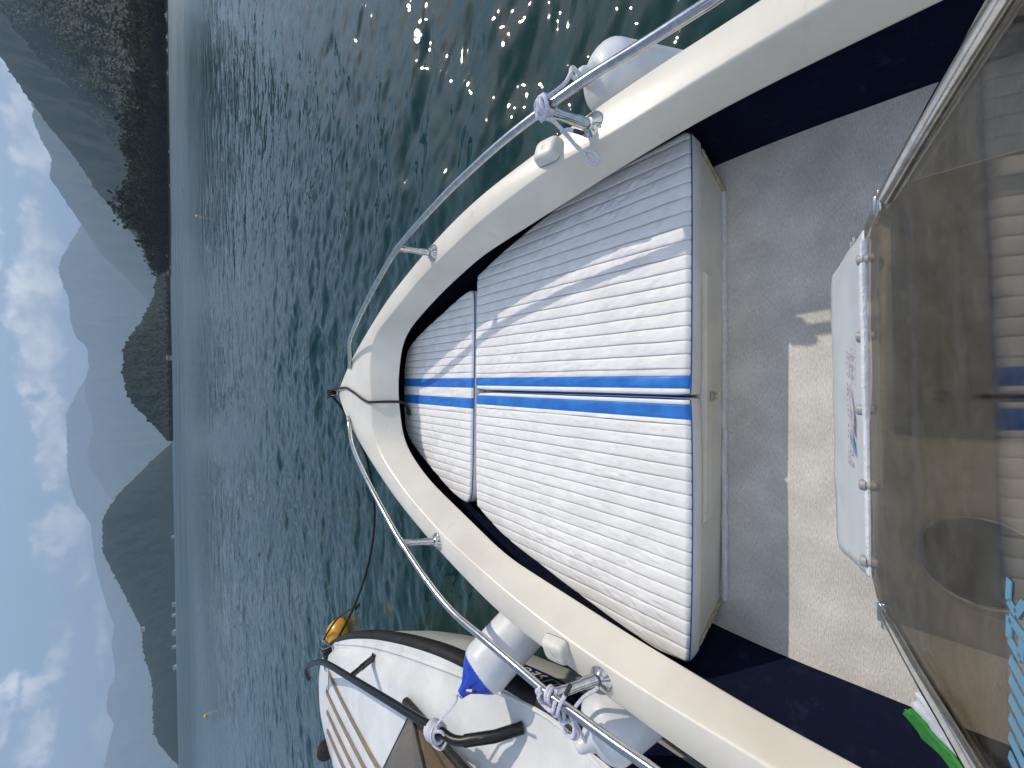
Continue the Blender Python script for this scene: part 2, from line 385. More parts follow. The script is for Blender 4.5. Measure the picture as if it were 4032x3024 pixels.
# ------------------------------------------------------------------ camera, sun, sky
cam_d = bpy.data.cameras.new('camera')
cam = bpy.data.objects.new('camera', cam_d); COL.objects.link(cam)
pitch, roll = R(41.6), R(1.07)
F = Vector((0, math.cos(pitch), -math.sin(pitch)))
U0 = Vector((0, math.sin(pitch), math.cos(pitch))); R0 = Vector((1, 0, 0))
RV = R0 * math.cos(roll) - U0 * math.sin(roll)
UV = U0 * math.cos(roll) + R0 * math.sin(roll)
# the phone is held sideways: picture right is down, picture up is starboard
cx, cy, cz = -UV, RV, -F
cam.matrix_world = Matrix(((cx.x, cy.x, cz.x, 0), (cx.y, cy.y, cz.y, 0), (cx.z, cy.z, cz.z, CAMZ), (0, 0, 0, 1)))
cam_d.sensor_width = 36.0
cam_d.lens = 36.0 * 831.0 / 2212.0
cam_d.clip_start = .02; cam_d.clip_end = 30000
scene.camera = cam

sun_d = bpy.data.lights.new('sun', 'SUN'); sun_d.energy = 3.3; sun_d.angle = R(.53); sun_d.color = (1.0, .90, .76)
sun = bpy.data.objects.new('sun', sun_d); COL.objects.link(sun)
sun.rotation_euler = SUN.to_track_quat('Z', 'Y').to_euler()
sun.location = (20, 14, 25)

SUN_EL = math.asin(SUN.z); SUN_AZ = math.atan2(SUN.x, SUN.y)
world = bpy.data.worlds.new('World'); scene.world = world; world.use_nodes = True
nt = world.node_tree; nt.nodes.clear()
wo = nd(nt, 'ShaderNodeOutputWorld')
bg = nd(nt, 'ShaderNodeBackground', Strength=.15)
sky = nd(nt, 'ShaderNodeTexSky'); sky.sky_type = 'NISHITA'; sky.sun_disc = False
sky.sun_elevation = SUN_EL; sky.sun_rotation = SUN_AZ
sky.altitude = 200; sky.air_density = 1.15; sky.dust_density = .9; sky.ozone_density = 1.6
tc = nd(nt, 'ShaderNodeTexCoord')
sep = nd(nt, 'ShaderNodeSeparateXYZ'); nt.links.new(tc.outputs['Generated'], sep.inputs[0])
def mth(op, a, b=None, clamp=False):
    n = nt.nodes.new('ShaderNodeMath'); n.operation = op; n.use_clamp = clamp
    for i, x in enumerate((a, b)):
        if x is None: continue
        if isinstance(x, (int, float)): n.inputs[i].default_value = x
        else: nt.links.new(x, n.inputs[i])
    return n.outputs[0]
DEG = 180 / math.pi
az = mth('MULTIPLY', mth('ARCTAN2', sep.outputs['X'], sep.outputs['Y']), DEG)
el = mth('MULTIPLY', mth('ARCSINE', sep.outputs['Z']), DEG)
cmb = nd(nt, 'ShaderNodeCombineXYZ'); nt.links.new(az, cmb.inputs[0]); nt.links.new(mth('MULTIPLY', el, 1.35), cmb.inputs[1])
n1 = nd(nt, 'ShaderNodeTexNoise', Scale=.34, Detail=10, Roughness=.63); nt.links.new(cmb.outputs[0], n1.inputs['Vector'])
mp2 = nd(nt, 'ShaderNodeMapping', Location=(3.1, .35, 4)); nt.links.new(cmb.outputs[0], mp2.inputs[0])
n2 = nd(nt, 'ShaderNodeTexNoise', Scale=.42, Detail=7, Roughness=.6); nt.links.new(mp2.outputs[0], n2.inputs['Vector'])
# cumulus banks over the ridges, then unseen ones added as fill light: (azimuth, elevation, half width, half height, weight) in degrees
banks = [(34, 8.8, 7, 2.2, .9), (24, 8.6, 5.5, 1.7, 1.0), (23, 11.6, 4, 1.0, .8), (13, 8.7, 5.0, 1.5, 1.2), (8, 9.2, 6.5, 1.9, 1.3), (2.5, 9.2, 3.4, 1.6, 1.2),
         (-2.4, 8.8, 2.4, 1.5, 1.1), (-6.5, 8.5, 3.2, 1.2, 1.0), (-13.5, 7.9, 3.4, 1.8, 1.05), (-17, 6.6, 2.0, .8, .7), (-22, 5.2, 3.2, .6, .6), (-23.5, 7.7, 3.0, .8, .8),
         (-28.5, 8.8, 3.2, 1.2, .95), (-27, 10.3, 2.4, .6, .6), (-31.5, 5.2, 3.2, .9, .7), (14, 11.5, 3.0, .8, .6), (45, 10, 9, 3, .9), (-48, 9, 8, 2.5, .9), (70, 14, 12, 4, .7), (-20, 30, 10, 3, .5), (150, 38, 48, 18, 1.3), (-120, 34, 46, 18, 1.3), (-85, 58, 40, 10, 1.1), (110, 66, 60, 9, 1.1), (-160, 62, 60, 12, 1.2), (95, 24, 16, 8, 1.0)]  # the wide last banks, overhead and behind, are added to brighten the shade
dens = None
for a0, e0, wa, we, wt in banks:
    da = mth('DIVIDE', mth('SUBTRACT', az, a0), wa); de = mth('DIVIDE', mth('SUBTRACT', el, e0), we)
    g = mth('MULTIPLY', mth('SUBTRACT', 1.0, mth('ADD', mth('MULTIPLY', da, da), mth('MULTIPLY', de, de))), wt)
    dens = g if dens is None else mth('SMOOTH_MAX' if False else 'MAXIMUM', dens, g)
dens = mth('MAXIMUM', dens, -1.2)
dd = mth('ADD', mth('MULTIPLY', dens, .55), mth('MULTIPLY', mth('SUBTRACT', n1.outputs['Fac'], .5), 2.7))
cov = nd(nt, 'ShaderNodeMapRange', interpolation_type='SMOOTHSTEP'); cov.inputs[1].default_value = -.12; cov.inputs[2].default_value = .44
nt.links.new(dd, cov.inputs[0])
shade = nd(nt, 'ShaderNodeMapRange'); shade.inputs[1].default_value = -.35; shade.inputs[2].default_value = .45
nt.links.new(mth('SUBTRACT', mth('MULTIPLY', mth('SUBTRACT', n1.outputs['Fac'], n2.outputs['Fac']), 2.2), mth('MULTIPLY', dd, .16)), shade.inputs[0])
cc = nd(nt, 'ShaderNodeMix', data_type='RGBA')
cc.inputs[6].default_value = (4.2, 4.6, 5.2, 1); cc.inputs[7].default_value = (11.0, 10.8, 10.4, 1)
nt.links.new(shade.outputs[0], cc.inputs[0])
# pale haze low over the ridges
hz = nd(nt, 'ShaderNodeMapRange', interpolation_type='SMOOTHSTEP'); hz.inputs[1].default_value = 24; hz.inputs[2].default_value = 3; hz.inputs[4].default_value = .8
nt.links.new(el, hz.inputs[0])
m0 = nd(nt, 'ShaderNodeMix', data_type='RGBA'); m0.inputs[7].default_value = (1.7, 2.65, 4.05, 1)
dim = nd(nt, 'ShaderNodeMix', data_type='RGBA', blend_type='MULTIPLY'); dim.inputs[0].default_value = 1; dim.inputs[7].default_value = (.80, .78, .82, 1)
nt.links.new(sky.outputs[0], dim.inputs[6])
nt.links.new(hz.outputs[0], m0.inputs[0]); nt.links.new(dim.outputs[2], m0.inputs[6])
m1 = nd(nt, 'ShaderNodeMix', data_type='RGBA')
nt.links.new(mth('MULTIPLY', cov.outputs[0], .92), m1.inputs[0]); nt.links.new(m0.outputs[2], m1.inputs[6]); nt.links.new(cc.outputs[2], m1.inputs[7])
nt.links.new(m1.outputs[2], bg.inputs[0]); nt.links.new(bg.outputs[0], wo.inputs[0])

scene.view_settings.view_transform = 'Standard'; scene.view_settings.look = 'None'
scene.view_settings.gamma = 1; scene.view_settings.exposure = .5
scene.render.engine = 'CYCLES'
cy_ = scene.cycles
cy_.use_denoising = True
try: cy_.denoiser = 'OPENIMAGEDENOISE'
except Exception: pass
cy_.max_bounces = 8; cy_.diffuse_bounces = 3; cy_.glossy_bounces = 4; cy_.transparent_max_bounces = 12; cy_.volume_bounces = 0
cy_.caustics_reflective = False; cy_.caustics_refractive = False
cy_.sample_clamp_indirect = 6; cy_.sample_clamp_direct = 0

# ------------------------------------------------------------------ lake
def water_material():
    m, N, L, P = nodes_of('lake_water'); nt = m.node_tree
    P.inputs['Base Color'].default_value = (.004, .029, .026, 1)
    P.inputs['Roughness'].default_value = .035
    P.inputs['IOR'].default_value = 1.333
    tc = nd(nt, 'ShaderNodeTexCoord')
    mpa = nd(nt, 'ShaderNodeMapping', Scale=(.55, 1.0, 1.0), Rotation=(0, 0, R(12))); L.new(tc.outputs['Object'], mpa.inputs[0])
    a = nd(nt, 'ShaderNodeTexNoise', Scale=9.0, Detail=3, Roughness=.55, Distortion=.4); L.new(mpa.outputs[0], a.inputs[0])
    b = nd(nt, 'ShaderNodeTexNoise', Scale=2.6, Detail=4, Roughness=.6, Distortion=.3); L.new(mpa.outputs[0], b.inputs[0])
    c = nd(nt, 'ShaderNodeTexNoise', Scale=.045, Detail=3, Roughness=.5); L.new(mpa.outputs[0], c.inputs[0])
    bp = nd(nt, 'ShaderNodeBump', Distance=.005); L.new(a.outputs['Fac'], bp.inputs['Height'])
    bp2 = nd(nt, 'ShaderNodeBump', Distance=.045); L.new(b.outputs['Fac'], bp2.inputs['Height']); L.new(bp.outputs[0], bp2.inputs['Normal'])
    d_ = nd(nt, 'ShaderNodeTexNoise', Scale=.6, Detail=4, Roughness=.65, Distortion=.3); L.new(mpa.outputs[0], d_.inputs[0])
    bp3 = nd(nt, 'ShaderNodeBump', Distance=.26); L.new(d_.outputs['Fac'], bp3.inputs['Height']); L.new(bp2.outputs[0], bp3.inputs['Normal'])
    L.new(bp3.outputs[0], P.inputs['Normal'])
    # ripples too fine for the mesh out on the lake are carried by the surface's roughness
    ln = nd(nt, 'ShaderNodeVectorMath', operation='LENGTH'); L.new(tc.outputs['Object'], ln.inputs[0])
    lg = nd(nt, 'ShaderNodeMath', operation='LOGARITHM'); lg.inputs[1].default_value = 10; L.new(ln.outputs['Value'], lg.inputs[0])
    r = nd(nt, 'ShaderNodeMapRange'); r.inputs[1].default_value = 1.3; r.inputs[2].default_value = 2.05; r.inputs[3].default_value = .014; r.inputs[4].default_value = .36
    L.new(lg.outputs[0], r.inputs[0])
    r4 = nd(nt, 'ShaderNodeMapRange'); r4.inputs[1].default_value = .3; r4.inputs[2].default_value = .7; r4.inputs[3].default_value = .75; r4.inputs[4].default_value = 1.2
    L.new(c.outputs['Fac'], r4.inputs[0])
    rs = nd(nt, 'ShaderNodeMapRange'); rs.inputs[1].default_value = .75; rs.inputs[2].default_value = 1.7; rs.inputs[3].default_value = .42; rs.inputs[4].default_value = 1.0
    L.new(lg.outputs[0], rs.inputs[0])
    mpc = nd(nt, 'ShaderNodeMapping', Scale=(.16, .035, 1), Rotation=(0, 0, R(-14))); L.new(tc.outputs['Object'], mpc.inputs[0])
    gst = nd(nt, 'ShaderNodeTexNoise', Scale=1.0, Detail=5, Roughness=.65); L.new(mpc.outputs[0], gst.inputs[0])
    gr = nd(nt, 'ShaderNodeMapRange'); gr.inputs[1].default_value = .32; gr.inputs[2].default_value = .68; gr.inputs[3].default_value = .35; gr.inputs[4].default_value = 1.25
    L.new(gst.outputs['Fac'], gr.inputs[0])
    gm = nd(nt, 'ShaderNodeMath', operation='MULTIPLY'); L.new(rs.outputs[0], gm.inputs[0]); L.new(gr.outputs[0], gm.inputs[1])
    L.new(gm.outputs[0], bp2.inputs['Strength'])
    gm2 = nd(nt, 'ShaderNodeMath', operation='MULTIPLY'); gm2.inputs[1].default_value = .8; L.new(gm.outputs[0], gm2.inputs[0]); L.new(gm2.outputs[0], bp.inputs['Strength']); L.new(gm.outputs[0], bp3.inputs['Strength'])
    mm = nd(nt, 'ShaderNodeMath', operation='MULTIPLY'); L.new(r.outputs[0], mm.inputs[0]); L.new(r4.outputs[0], mm.inputs[1]); L.new(mm.outputs[0], P.inputs['Roughness'])
    return m
WATER = water_material()

def build_water():
    # a fan of cells that grow with distance, waved by a spectrum of travelling ripples
    rr = [0.6]
    while rr[-1] < 9000:
        r = rr[-1]
        rr.append(r + max(.022, min(r * r / 2000.0, r * .12)))
    rr = np.array(rr)
    angs = np.radians(np.r_[np.linspace(-100, -48.5, 70), np.linspace(-48, 48, 860), np.linspace(48.5, 100, 70)])
    Rr, A = np.meshgrid(rr, angs, indexing='ij')
    X = Rr * np.sin(A); Y = Rr * np.cos(A)
    Z = np.zeros_like(X)
    cell = np.maximum(np.gradient(rr)[:, None] * np.ones_like(X), Rr * .002)
    nw = 120
    lam = np.exp(rng.uniform(np.log(.13), np.log(1.9), nw))
    th = np.radians(rng.normal(-98, 40, nw))
    ph = rng.uniform(0, 2 * np.pi, nw)
    for l, t, p in zip(lam, th, ph):
        k = 2 * np.pi / l
        slope = .0185 * (1.1 if l < .7 else .75)
        fade = np.clip((l / cell - 2.0) / 2.5, 0, 1)
        q = k * (X * np.cos(t) + Y * np.sin(t)) + p
        Z += fade * slope / k * (np.sin(q) + .22 * np.sin(2 * q + .6))
    # gusts make patches of rougher and smoother water
    g = .75 + .35 * np.sin(X * .31 + 1.1 * np.sin(Y * .17)) * np.sin(Y * .23 + .7)
    Z *= g
    nr, na = X.shape
    me = bpy.data.meshes.new('lake')
    co = np.stack([X, Y, Z], -1).reshape(-1, 3).astype(np.float32)
    i = np.arange(nr - 1)[:, None] * na + np.arange(na - 1)[None, :]
    quads = np.stack([i, i + 1, i + na + 1, i + na], -1).reshape(-1, 4)[:, ::-1].astype(np.int32)
    me.vertices.add(len(co)); me.vertices.foreach_set('co', co.ravel())
    me.loops.add(quads.size); me.loops.foreach_set('vertex_index', quads.ravel())
    me.polygons.add(len(quads)); me.polygons.foreach_set('loop_start', np.arange(0, quads.size, 4, dtype=np.int32))
    me.polygons.foreach_set('loop_total', np.full(len(quads), 4, np.int32))
    me.polygons.foreach_set('use_smooth', np.ones(len(quads), bool))
    me.materials.append(WATER)
    me.update(); me.validate()
    o = bpy.data.objects.new('lake', me); COL.objects.link(o)
    tag(o, 'dark green rippled lake with sun glints', 'lake', kind='structure')
    return o
build_water()

# ------------------------------------------------------------------ shores and mountains
def forest_material(name, c1, c2, c3, s):
    m, N, L, P = nodes_of(name); nt = m.node_tree
    P.inputs['Roughness'].default_value = .95; P.inputs['Specular IOR Level'].default_value = .05
    tc = nd(nt, 'ShaderNodeTexCoord')
    a = nd(nt, 'ShaderNodeTexNoise', Scale=s, Detail=8, Roughness=.7); L.new(tc.outputs['Object'], a.inputs[0])
    b = nd(nt, 'ShaderNodeTexNoise', Scale=s * .08, Detail=6, Roughness=.6); L.new(tc.outputs['Object'], b.inputs[0])
    m1 = nd(nt, 'ShaderNodeMix', data_type='RGBA'); m1.inputs[6].default_value = (*c1, 1); m1.inputs[7].default_value = (*c2, 1)
    r = nd(nt, 'ShaderNodeMapRange'); r.inputs[1].default_value = .35; r.inputs[2].default_value = .65
    L.new(a.outputs['Fac'], r.inputs[0]); L.new(r.outputs[0], m1.inputs[0])
    m2 = nd(nt, 'ShaderNodeMix', data_type='RGBA'); m2.inputs[7].default_value = (*c3, 1)
    r2 = nd(nt, 'ShaderNodeMapRange'); r2.inputs[1].default_value = .52; r2.inputs[2].default_value = .68; r2.inputs[4].default_value = .7
    L.new(b.outputs['Fac'], r2.inputs[0]); L.new(r2.outputs[0], m2.inputs[0]); L.new(m1.outputs[2], m2.inputs[6])
    L.new(m2.outputs[2], P.inputs['Base Color'])
    bp = nd(nt, 'ShaderNodeBump', Distance=.7 / s, Strength=.8); L.new(a.outputs['Fac'], bp.inputs['Height']); L.new(bp.outputs[0], P.inputs['Normal'])
    return m

def fbm(x, y, z=0.0, o=5):
    return mn.fractal(Vector((x, y, z)), 1.0, 2.0, o)

HILLS = {}
def ridge(name, pts, dist, foot, mat, label, step=.12, rough=.05, bumps=0.0, rows=34, power=1.1):
    """a mountain flank: rises from the shore at foot*dist to a ridge whose height follows its measured elevation"""
    p = np.array(sorted(pts))
    a = np.arange(p[0, 0], p[-1, 0] + step, step)
    e = np.interp(a, p[:, 0], p[:, 1])
    k = np.array([.25, .5, .25]); e[1:-1] = np.convolve(e, k, 'valid')
    rws = []
    for t in list(np.linspace(0, 1, rows)) + [1.25, 1.6, 2.0]:
        row = []
        for ai, ei in zip(a, e):
            s_, c_ = math.sin(R(ai)), math.cos(R(ai))
            top = dist * math.tan(R(max(ei, -.3))) + CAMZ
            n = fbm(ai * .55 + dist, t * 2.2, 0, 6)
            if t <= 1:
                d = dist * (foot + (1 - foot) * t)
                z = top * (t ** power) * (1 + rough * 3 * n * math.sin(math.pi * t)) - 1.0 * (1 - t)
                d *= 1 + .02 * fbm(ai * 1.3, t * 3 + dist, 4) * math.sin(math.pi * t)
                if t > .999: z += bumps * (abs(fbm(ai * 9, dist, 2, 4)) - .2) + top * .012 * fbm(ai * 3, dist, 7, 4)
            else:
                d = dist * (1 + (1 - foot) * (t - 1)); z = top * (1 - (t - 1)) - 2.0 * (t - 1)
            row.append((d * s_, d * c_, max(z, -1.5)))
        rws.append(row)
    HILLS[name + label] = np.array(rws[:rows])
    mb = MB(); lattice(mb, rws)
    o = mb.build(name, mat, None, True, 180)
    tag(o, label, 'mountain', kind='structure')
    return o
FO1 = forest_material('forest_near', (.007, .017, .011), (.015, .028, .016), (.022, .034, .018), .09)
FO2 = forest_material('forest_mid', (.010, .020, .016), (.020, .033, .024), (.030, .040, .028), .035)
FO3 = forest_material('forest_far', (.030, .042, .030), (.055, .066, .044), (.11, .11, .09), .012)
# (azimuth, elevation) of the ridge lines in degrees, surveyed from the boat
M1 = [(36.86,7.19),(33.29,7.51),(31.62,6.83),(30.25,6.05),(29.04,5.34),(27.64,4.45),(26.73,3.47),(25.83,2.45),(24.33,1.33)]
M1b = [(34.82,10.71),(31.89,9.45),(30.69,8.69),(29.51,7.89),(28.29,6.49),(27.38,5.31),(24.64,3.86),(21.98,2.06)]
M2 = [(34.37,11.89),(31.57,10.74),(28.39,9.83),(26.52,8.95),(23.98,7.51),(22.3,6.34),(19.53,4.94),(17.64,3.57),(16.14,2.63),(15.34,2.1),(13.59,1.22)]
M3 = [(26.39,8.63),(25.42,8.39),(24.64,8.58),(23.42,8.3),(21.56,7.67),(20.09,7.92),(18.13,7.05),(16.41,6.18),(13.84,4.98),(11.9,3.31),(10.1,2.0),(7.36,-0.09)]
H3 = [(12.75,0.51),(12.33,0.74),(10.2,0.88),(7.32,2.02),(5.63,3.0),(3.95,3.48),(1.56,3.52),(-0.4,3.2),(-1.91,2.41),(-3.64,1.23),(-5.43,0.09)]
H4 = [(-5.8,-0.02),(-7.41,1.5),(-8.84,2.69),(-10.46,4.05),(-11.79,4.83),(-12.9,5.27),(-16.05,5.18),(-18.71,4.24),(-21.59,3.25),(-23.88,2.46),(-25.7,2.36),(-28.88,1.69),(-30.92,1.64),(-32.92,1.58),(-34.23,1.05),(-35.52,0.35),(-36.23,-0.2)]
F6 = [(18.45,5.35),(15.48,6.52),(13.46,7.36),(12.9,7.58),(11.83,7.8),(10.3,7.57),(9.21,7.23),(6.84,7.21),(5.37,6.86),(4.49,6.18),(2.64,6.09),(0.64,6.43),(-0.9,6.36),(-2.46,5.97),(-4.14,5.85),(-6.08,6.29),(-7.58,6.08),(-9.06,5.45),(-11.05,4.64),(-16.12,2.64),(-20.53,0.08)]
F7 = [(3.12,5.51),(0.32,6.8),(-2.2,7.66),(-5.19,7.59),(-7.39,7.58),(-9.2,7.36),(-11.05,6.96),(-11.36,6.72),(-13.16,6.01),(-16.18,5.76),(-17.7,5.52),(-20.88,4.86),(-22.87,4.3),(-24.53,4.48),(-25.94,4.24),(-27.26,4.15),(-27.95,4.57),(-29.7,4.64),(-30.89,4.12),(-32.34,4.44),(-33.56,4.64),(-37.48,4.48),(-41.07,3.95)]
TREES = [(36.05,2.22),(33.34,2.17),(31.8,1.81),(29.25,2.11),(27.85,2.47),(26.43,2.24),(24.35,3.11),(22.46,2.67),(21.12,2.48),(19.43,2.96),(16.81,2.27),(15.09,1.76),(13.74,1.68),(13.42,0.83)]

ridge('mountain', M1, 800, .52, FO1, 'dark wooded hill rising behind the trees of the near starboard shore', bumps=7, rough=.06)
ridge('mountain', M1b, 1400, .62, FO1, 'steep wooded flank behind the lower green hill', bumps=9, rough=.05)
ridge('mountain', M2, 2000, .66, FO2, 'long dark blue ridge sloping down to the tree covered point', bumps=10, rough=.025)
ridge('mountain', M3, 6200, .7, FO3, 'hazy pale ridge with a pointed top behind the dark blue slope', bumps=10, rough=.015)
ridge('mountain', H3, 750, .72, FO1, 'low dark wooded hill alone at the water in the middle of the view', bumps=7, step=.08)
ridge('mountain', H4, 2100, .75, FO2, 'broad dark hill on the port side of the lake with houses at its foot', bumps=9, step=.1)
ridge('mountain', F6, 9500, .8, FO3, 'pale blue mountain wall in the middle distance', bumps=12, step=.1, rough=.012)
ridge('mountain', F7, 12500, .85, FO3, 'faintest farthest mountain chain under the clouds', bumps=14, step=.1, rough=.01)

def blob_template():
    bm = bmesh.new(); bmesh.ops.create_icosphere(bm, subdivisions=1, radius=1)
    v = np.array([q.co[:] for q in bm.verts]); f = [tuple(x.index for x in q.verts) for q in bm.faces]; bm.free()
    return v, f
def woodland(hill, n, size, label, tmax=1.0, mat=None):
    g = HILLS[hill]; nr, nc, _ = g.shape
    bv, bf = blob_template()
    V = []; Fc = []
    for _ in range(n):
        i = rng.uniform(1, (nr - 1) * tmax); j = rng.uniform(0, nc - 1.001)
        i0, j0 = int(i), int(j); i0 = min(i0, nr - 2)
        p = g[i0, j0] * (1 - (i - i0)) + g[i0 + 1, j0] * (i - i0)
        p = p + (g[i0, j0 + 1] - g[i0, j0]) * (j - j0)
        if p[2] < 1: continue
        s = size * rng.uniform(.6, 1.3)
        w = bv * (1 + .13 * rng.normal(size=(len(bv), 1))) * np.array([s, s, s * rng.uniform(.8, 1.4)])
        b = len(V) and sum(len(x) for x in V)
        Fc.append((b, None)); V.append(w + p + np.array([0, 0, s * .35]))
    vv = np.concatenate(V); nb = len(V)
    ff = (np.array(bf)[None] + (np.arange(nb) * len(bv))[:, None, None]).reshape(-1, 3).astype(np.int32)
    me = bpy.data.meshes.new('woodland')
    me.vertices.add(len(vv)); me.vertices.foreach_set('co', vv.astype(np.float32).ravel())
    me.loops.add(ff.size); me.loops.foreach_set('vertex_index', ff.ravel())
    me.polygons.add(len(ff)); me.polygons.foreach_set('loop_start', np.arange(0, ff.size, 3, dtype=np.int32)); me.polygons.foreach_set('loop_total', np.full(len(ff), 3, np.int32))
    me.polygons.foreach_set('use_smooth', np.ones(len(ff), bool)); me.materials.append(mat or LEAFM); me.update(); me.validate()
    o = bpy.data.objects.new('woodland', me); COL.objects.link(o)
    tag(o, label, 'woodland', kind='stuff')

def leaf_material(name, c1, c2):
    m, N, L, P = nodes_of(name); nt = m.node_tree
    P.inputs['Roughness'].default_value = .8; P.inputs['Specular IOR Level'].default_value = .15
    g = nd(nt, 'ShaderNodeNewGeometry')
    tc = nd(nt, 'ShaderNodeTexCoord'); a = nd(nt, 'ShaderNodeTexNoise', Scale=.35, Detail=5); L.new(tc.outputs['Object'], a.inputs[0])
    m1 = nd(nt, 'ShaderNodeMix', data_type='RGBA'); m1.inputs[6].default_value = (*c1, 1); m1.inputs[7].default_value = (*c2, 1)
    ad = nd(nt, 'ShaderNodeMath', operation='MULTIPLY'); L.new(g.outputs['Random Per Island'], ad.inputs[0]); L.new(a.outputs['Fac'], ad.inputs[1])
    r = nd(nt, 'ShaderNodeMapRange'); r.inputs[1].default_value = .05; r.inputs[2].default_value = .45
    L.new(ad.outputs[0], r.inputs[0]); L.new(r.outputs[0], m1.inputs[0]); L.new(m1.outputs[2], P.inputs['Base Color'])
    return m
LEAFM = leaf_material('foliage_dark', (.005, .016, .010), (.011, .026, .014))
LEAFL = leaf_material('foliage_olive', (.017, .026, .012), (.042, .048, .021))
LEAFC = leaf_material('foliage_cypress', (.010, .018, .010), (.022, .034, .016))
BARK = material('bark', (.06, .045, .032), (.09, .07, .05), rough=.9, scale=2)
woodland('mountain' + 'dark wooded hill rising behind the trees of the near starboard shore', 15000, 2.3, 'massed tree crowns covering the near starboard hill')
woodland('mountain' + 'steep wooded flank behind the lower green hill', 9000, 3.6, 'massed tree crowns on the steep flank behind')
woodland('mountain' + 'low dark wooded hill alone at the water in the middle of the view', 9000, 2.3, 'massed tree crowns covering the low lone hill')

def crown_mesh(name, w, h, n, leaf, mat, conifer=False):
    V = []; Fc = []
    lobes = [(np.clip(rng.normal(0, .30, 3), -.5, .5) * np.array([w, w, h * .5]) + np.array([0, 0, h * .62]), rng.uniform(.34, .6) * w) for _ in range(11)]
    for i in range(n):
        if conifer:
            t = rng.uniform(0, 1) ** .8; rad = w * .5 * (1 - t) ** .75 * (.55 + .45 * rng.uniform()) + .15
            a = rng.uniform(0, 2 * np.pi)
            c = np.array([rad * np.cos(a), rad * np.sin(a), h * (.06 + .94 * t)])
        else:
            c0, r0 = lobes[rng.integers(len(lobes))]
            d = rng.normal(size=3); d /= np.linalg.norm(d)
            c = c0 + d * r0 * rng.uniform(.55, 1.08); c[2] = max(c[2], h * .10)
        s = leaf * rng.uniform(.6, 1.4)
        u = rng.normal(size=3); u /= np.linalg.norm(u); w_ = np.cross(u, rng.normal(size=3)); w_ /= np.linalg.norm(w_)
        b = len(V)
        V += [c - u * s - w_ * s * .7, c + u * s - w_ * s * .5, c + u * s * .8 + w_ * s, c - u * s * .7 + w_ * s * .8]
        Fc.append((b, b + 1, b + 2, b + 3))
    me = bpy.data.meshes.new(name); me.from_pydata([tuple(p) for p in V], [], Fc); me.materials.append(mat)
    return me
def trunk_mesh(h, r):
    mb = MB(); tube(mb, [(0, 0, -1), (r * .3, 0, h * .3), (-r * .2, r * .3, h * .7)], [r, r * .7, r * .25], 8)
    for k in range(4):
        a = k * 1.7; z = h * (.3 + .08 * k)
        tube(mb, [(0, 0, z), (math.cos(a) * h * .16, math.sin(a) * h * .16, z + h * .2)], [r * .4, r * .12], 6)
    me = bpy.data.meshes.new('trunk'); me.from_pydata(mb.v, [], mb.f); me.materials.append(BARK); return me
LEAFT = leaf_material('foliage_shore', (.016, .028, .011), (.050, .062, .022))
kinds = [(crown_mesh('crown', 11, 17, 1700, .62, LEAFT), trunk_mesh(12, .5)), (crown_mesh('crown', 12, 13, 1600, .62, LEAFL), trunk_mesh(9, .5)),
         (crown_mesh('crown', 9, 19, 1500, .6, LEAFT), trunk_mesh(13, .5)), (crown_mesh('crown', 4.2, 21, 1200, .5, LEAFC, True), trunk_mesh(15, .3))]
tlabels = ['dark broad tree in the shore row below the wooded hill', 'olive spreading tree in the shore row below the wooded hill', 'tall dark tree in the shore row below the wooded hill', 'slim dark cypress spire rising above the shore row']
tp = np.array(sorted(TREES))
SHORE = lambda a: 330 + 90 * (36 - a) / 22      # distance of the tree covered shore, metres
def plant(a, d, k, hgt):
    o = bpy.data.objects.new(['broadleaf_tree', 'broadleaf_tree', 'broadleaf_tree', 'cypress_tree'][k], None); COL.objects.link(o)
    o.location = (d * math.sin(R(a)), d * math.cos(R(a)), .8); o.rotation_euler.z = rng.uniform(0, 6.28)
    s = hgt / [17, 13, 19, 21][k]; o.scale = (s * rng.uniform(.9, 1.2), s * rng.uniform(.9, 1.2), s)
    tag(o, tlabels[k], 'tree', 'trees along the starboard shore')
    for nm, me in (('crown', kinds[k][0]), ('trunk', kinds[k][1])):
        c = bpy.data.objects.new(nm, me); COL.objects.link(c); c.parent = o
a = 13.6
while a < 39:
    e = np.interp(a, tp[:, 0], tp[:, 1]); d = SHORE(a)
    top = d * math.tan(R(e)) + CAMZ
    k = int(rng.choice([0, 0, 1, 2]))
    plant(a + rng.uniform(-.15, .15), d + rng.uniform(8, 26), k, max(6, top * rng.uniform(.92, 1.08)))
    plant(a + rng.uniform(-.3, .3), d + rng.uniform(-4, 6), int(rng.choice([0, 1, 1])), max(5, top * rng.uniform(.40, .62)))
    a += .62
for a_, e_ in ((19.45, 3.35), (15.7, 2.45), (17.1, 2.5)):
    plant(a_, SHORE(a_) + 6, 3, SHORE(a_) * math.tan(R(e_)) + CAMZ)
# the low bank the trees stand on
bk = []
for t, (dz, off) in enumerate(((-1.2, -12), (.5, -9), (1.0, 0), (2.5, 40), (3.0, 140), (-1.5, 160))):
    bk.append([((SHORE(x) + off) * math.sin(R(x)), (SHORE(x) + off) * math.cos(R(x)), dz + (.25 * fbm(x * 4, t, 1) if t else 0)) for x in np.arange(12.6, 42, .2)])
mb = MB(); lattice(mb, bk); tag(mb.build('shore_bank', forest_material('bank', (.03, .035, .016), (.08, .075, .045), (.16, .14, .10), .4)), 'low grassy bank under the row of shore trees', 'bank', kind='structure')

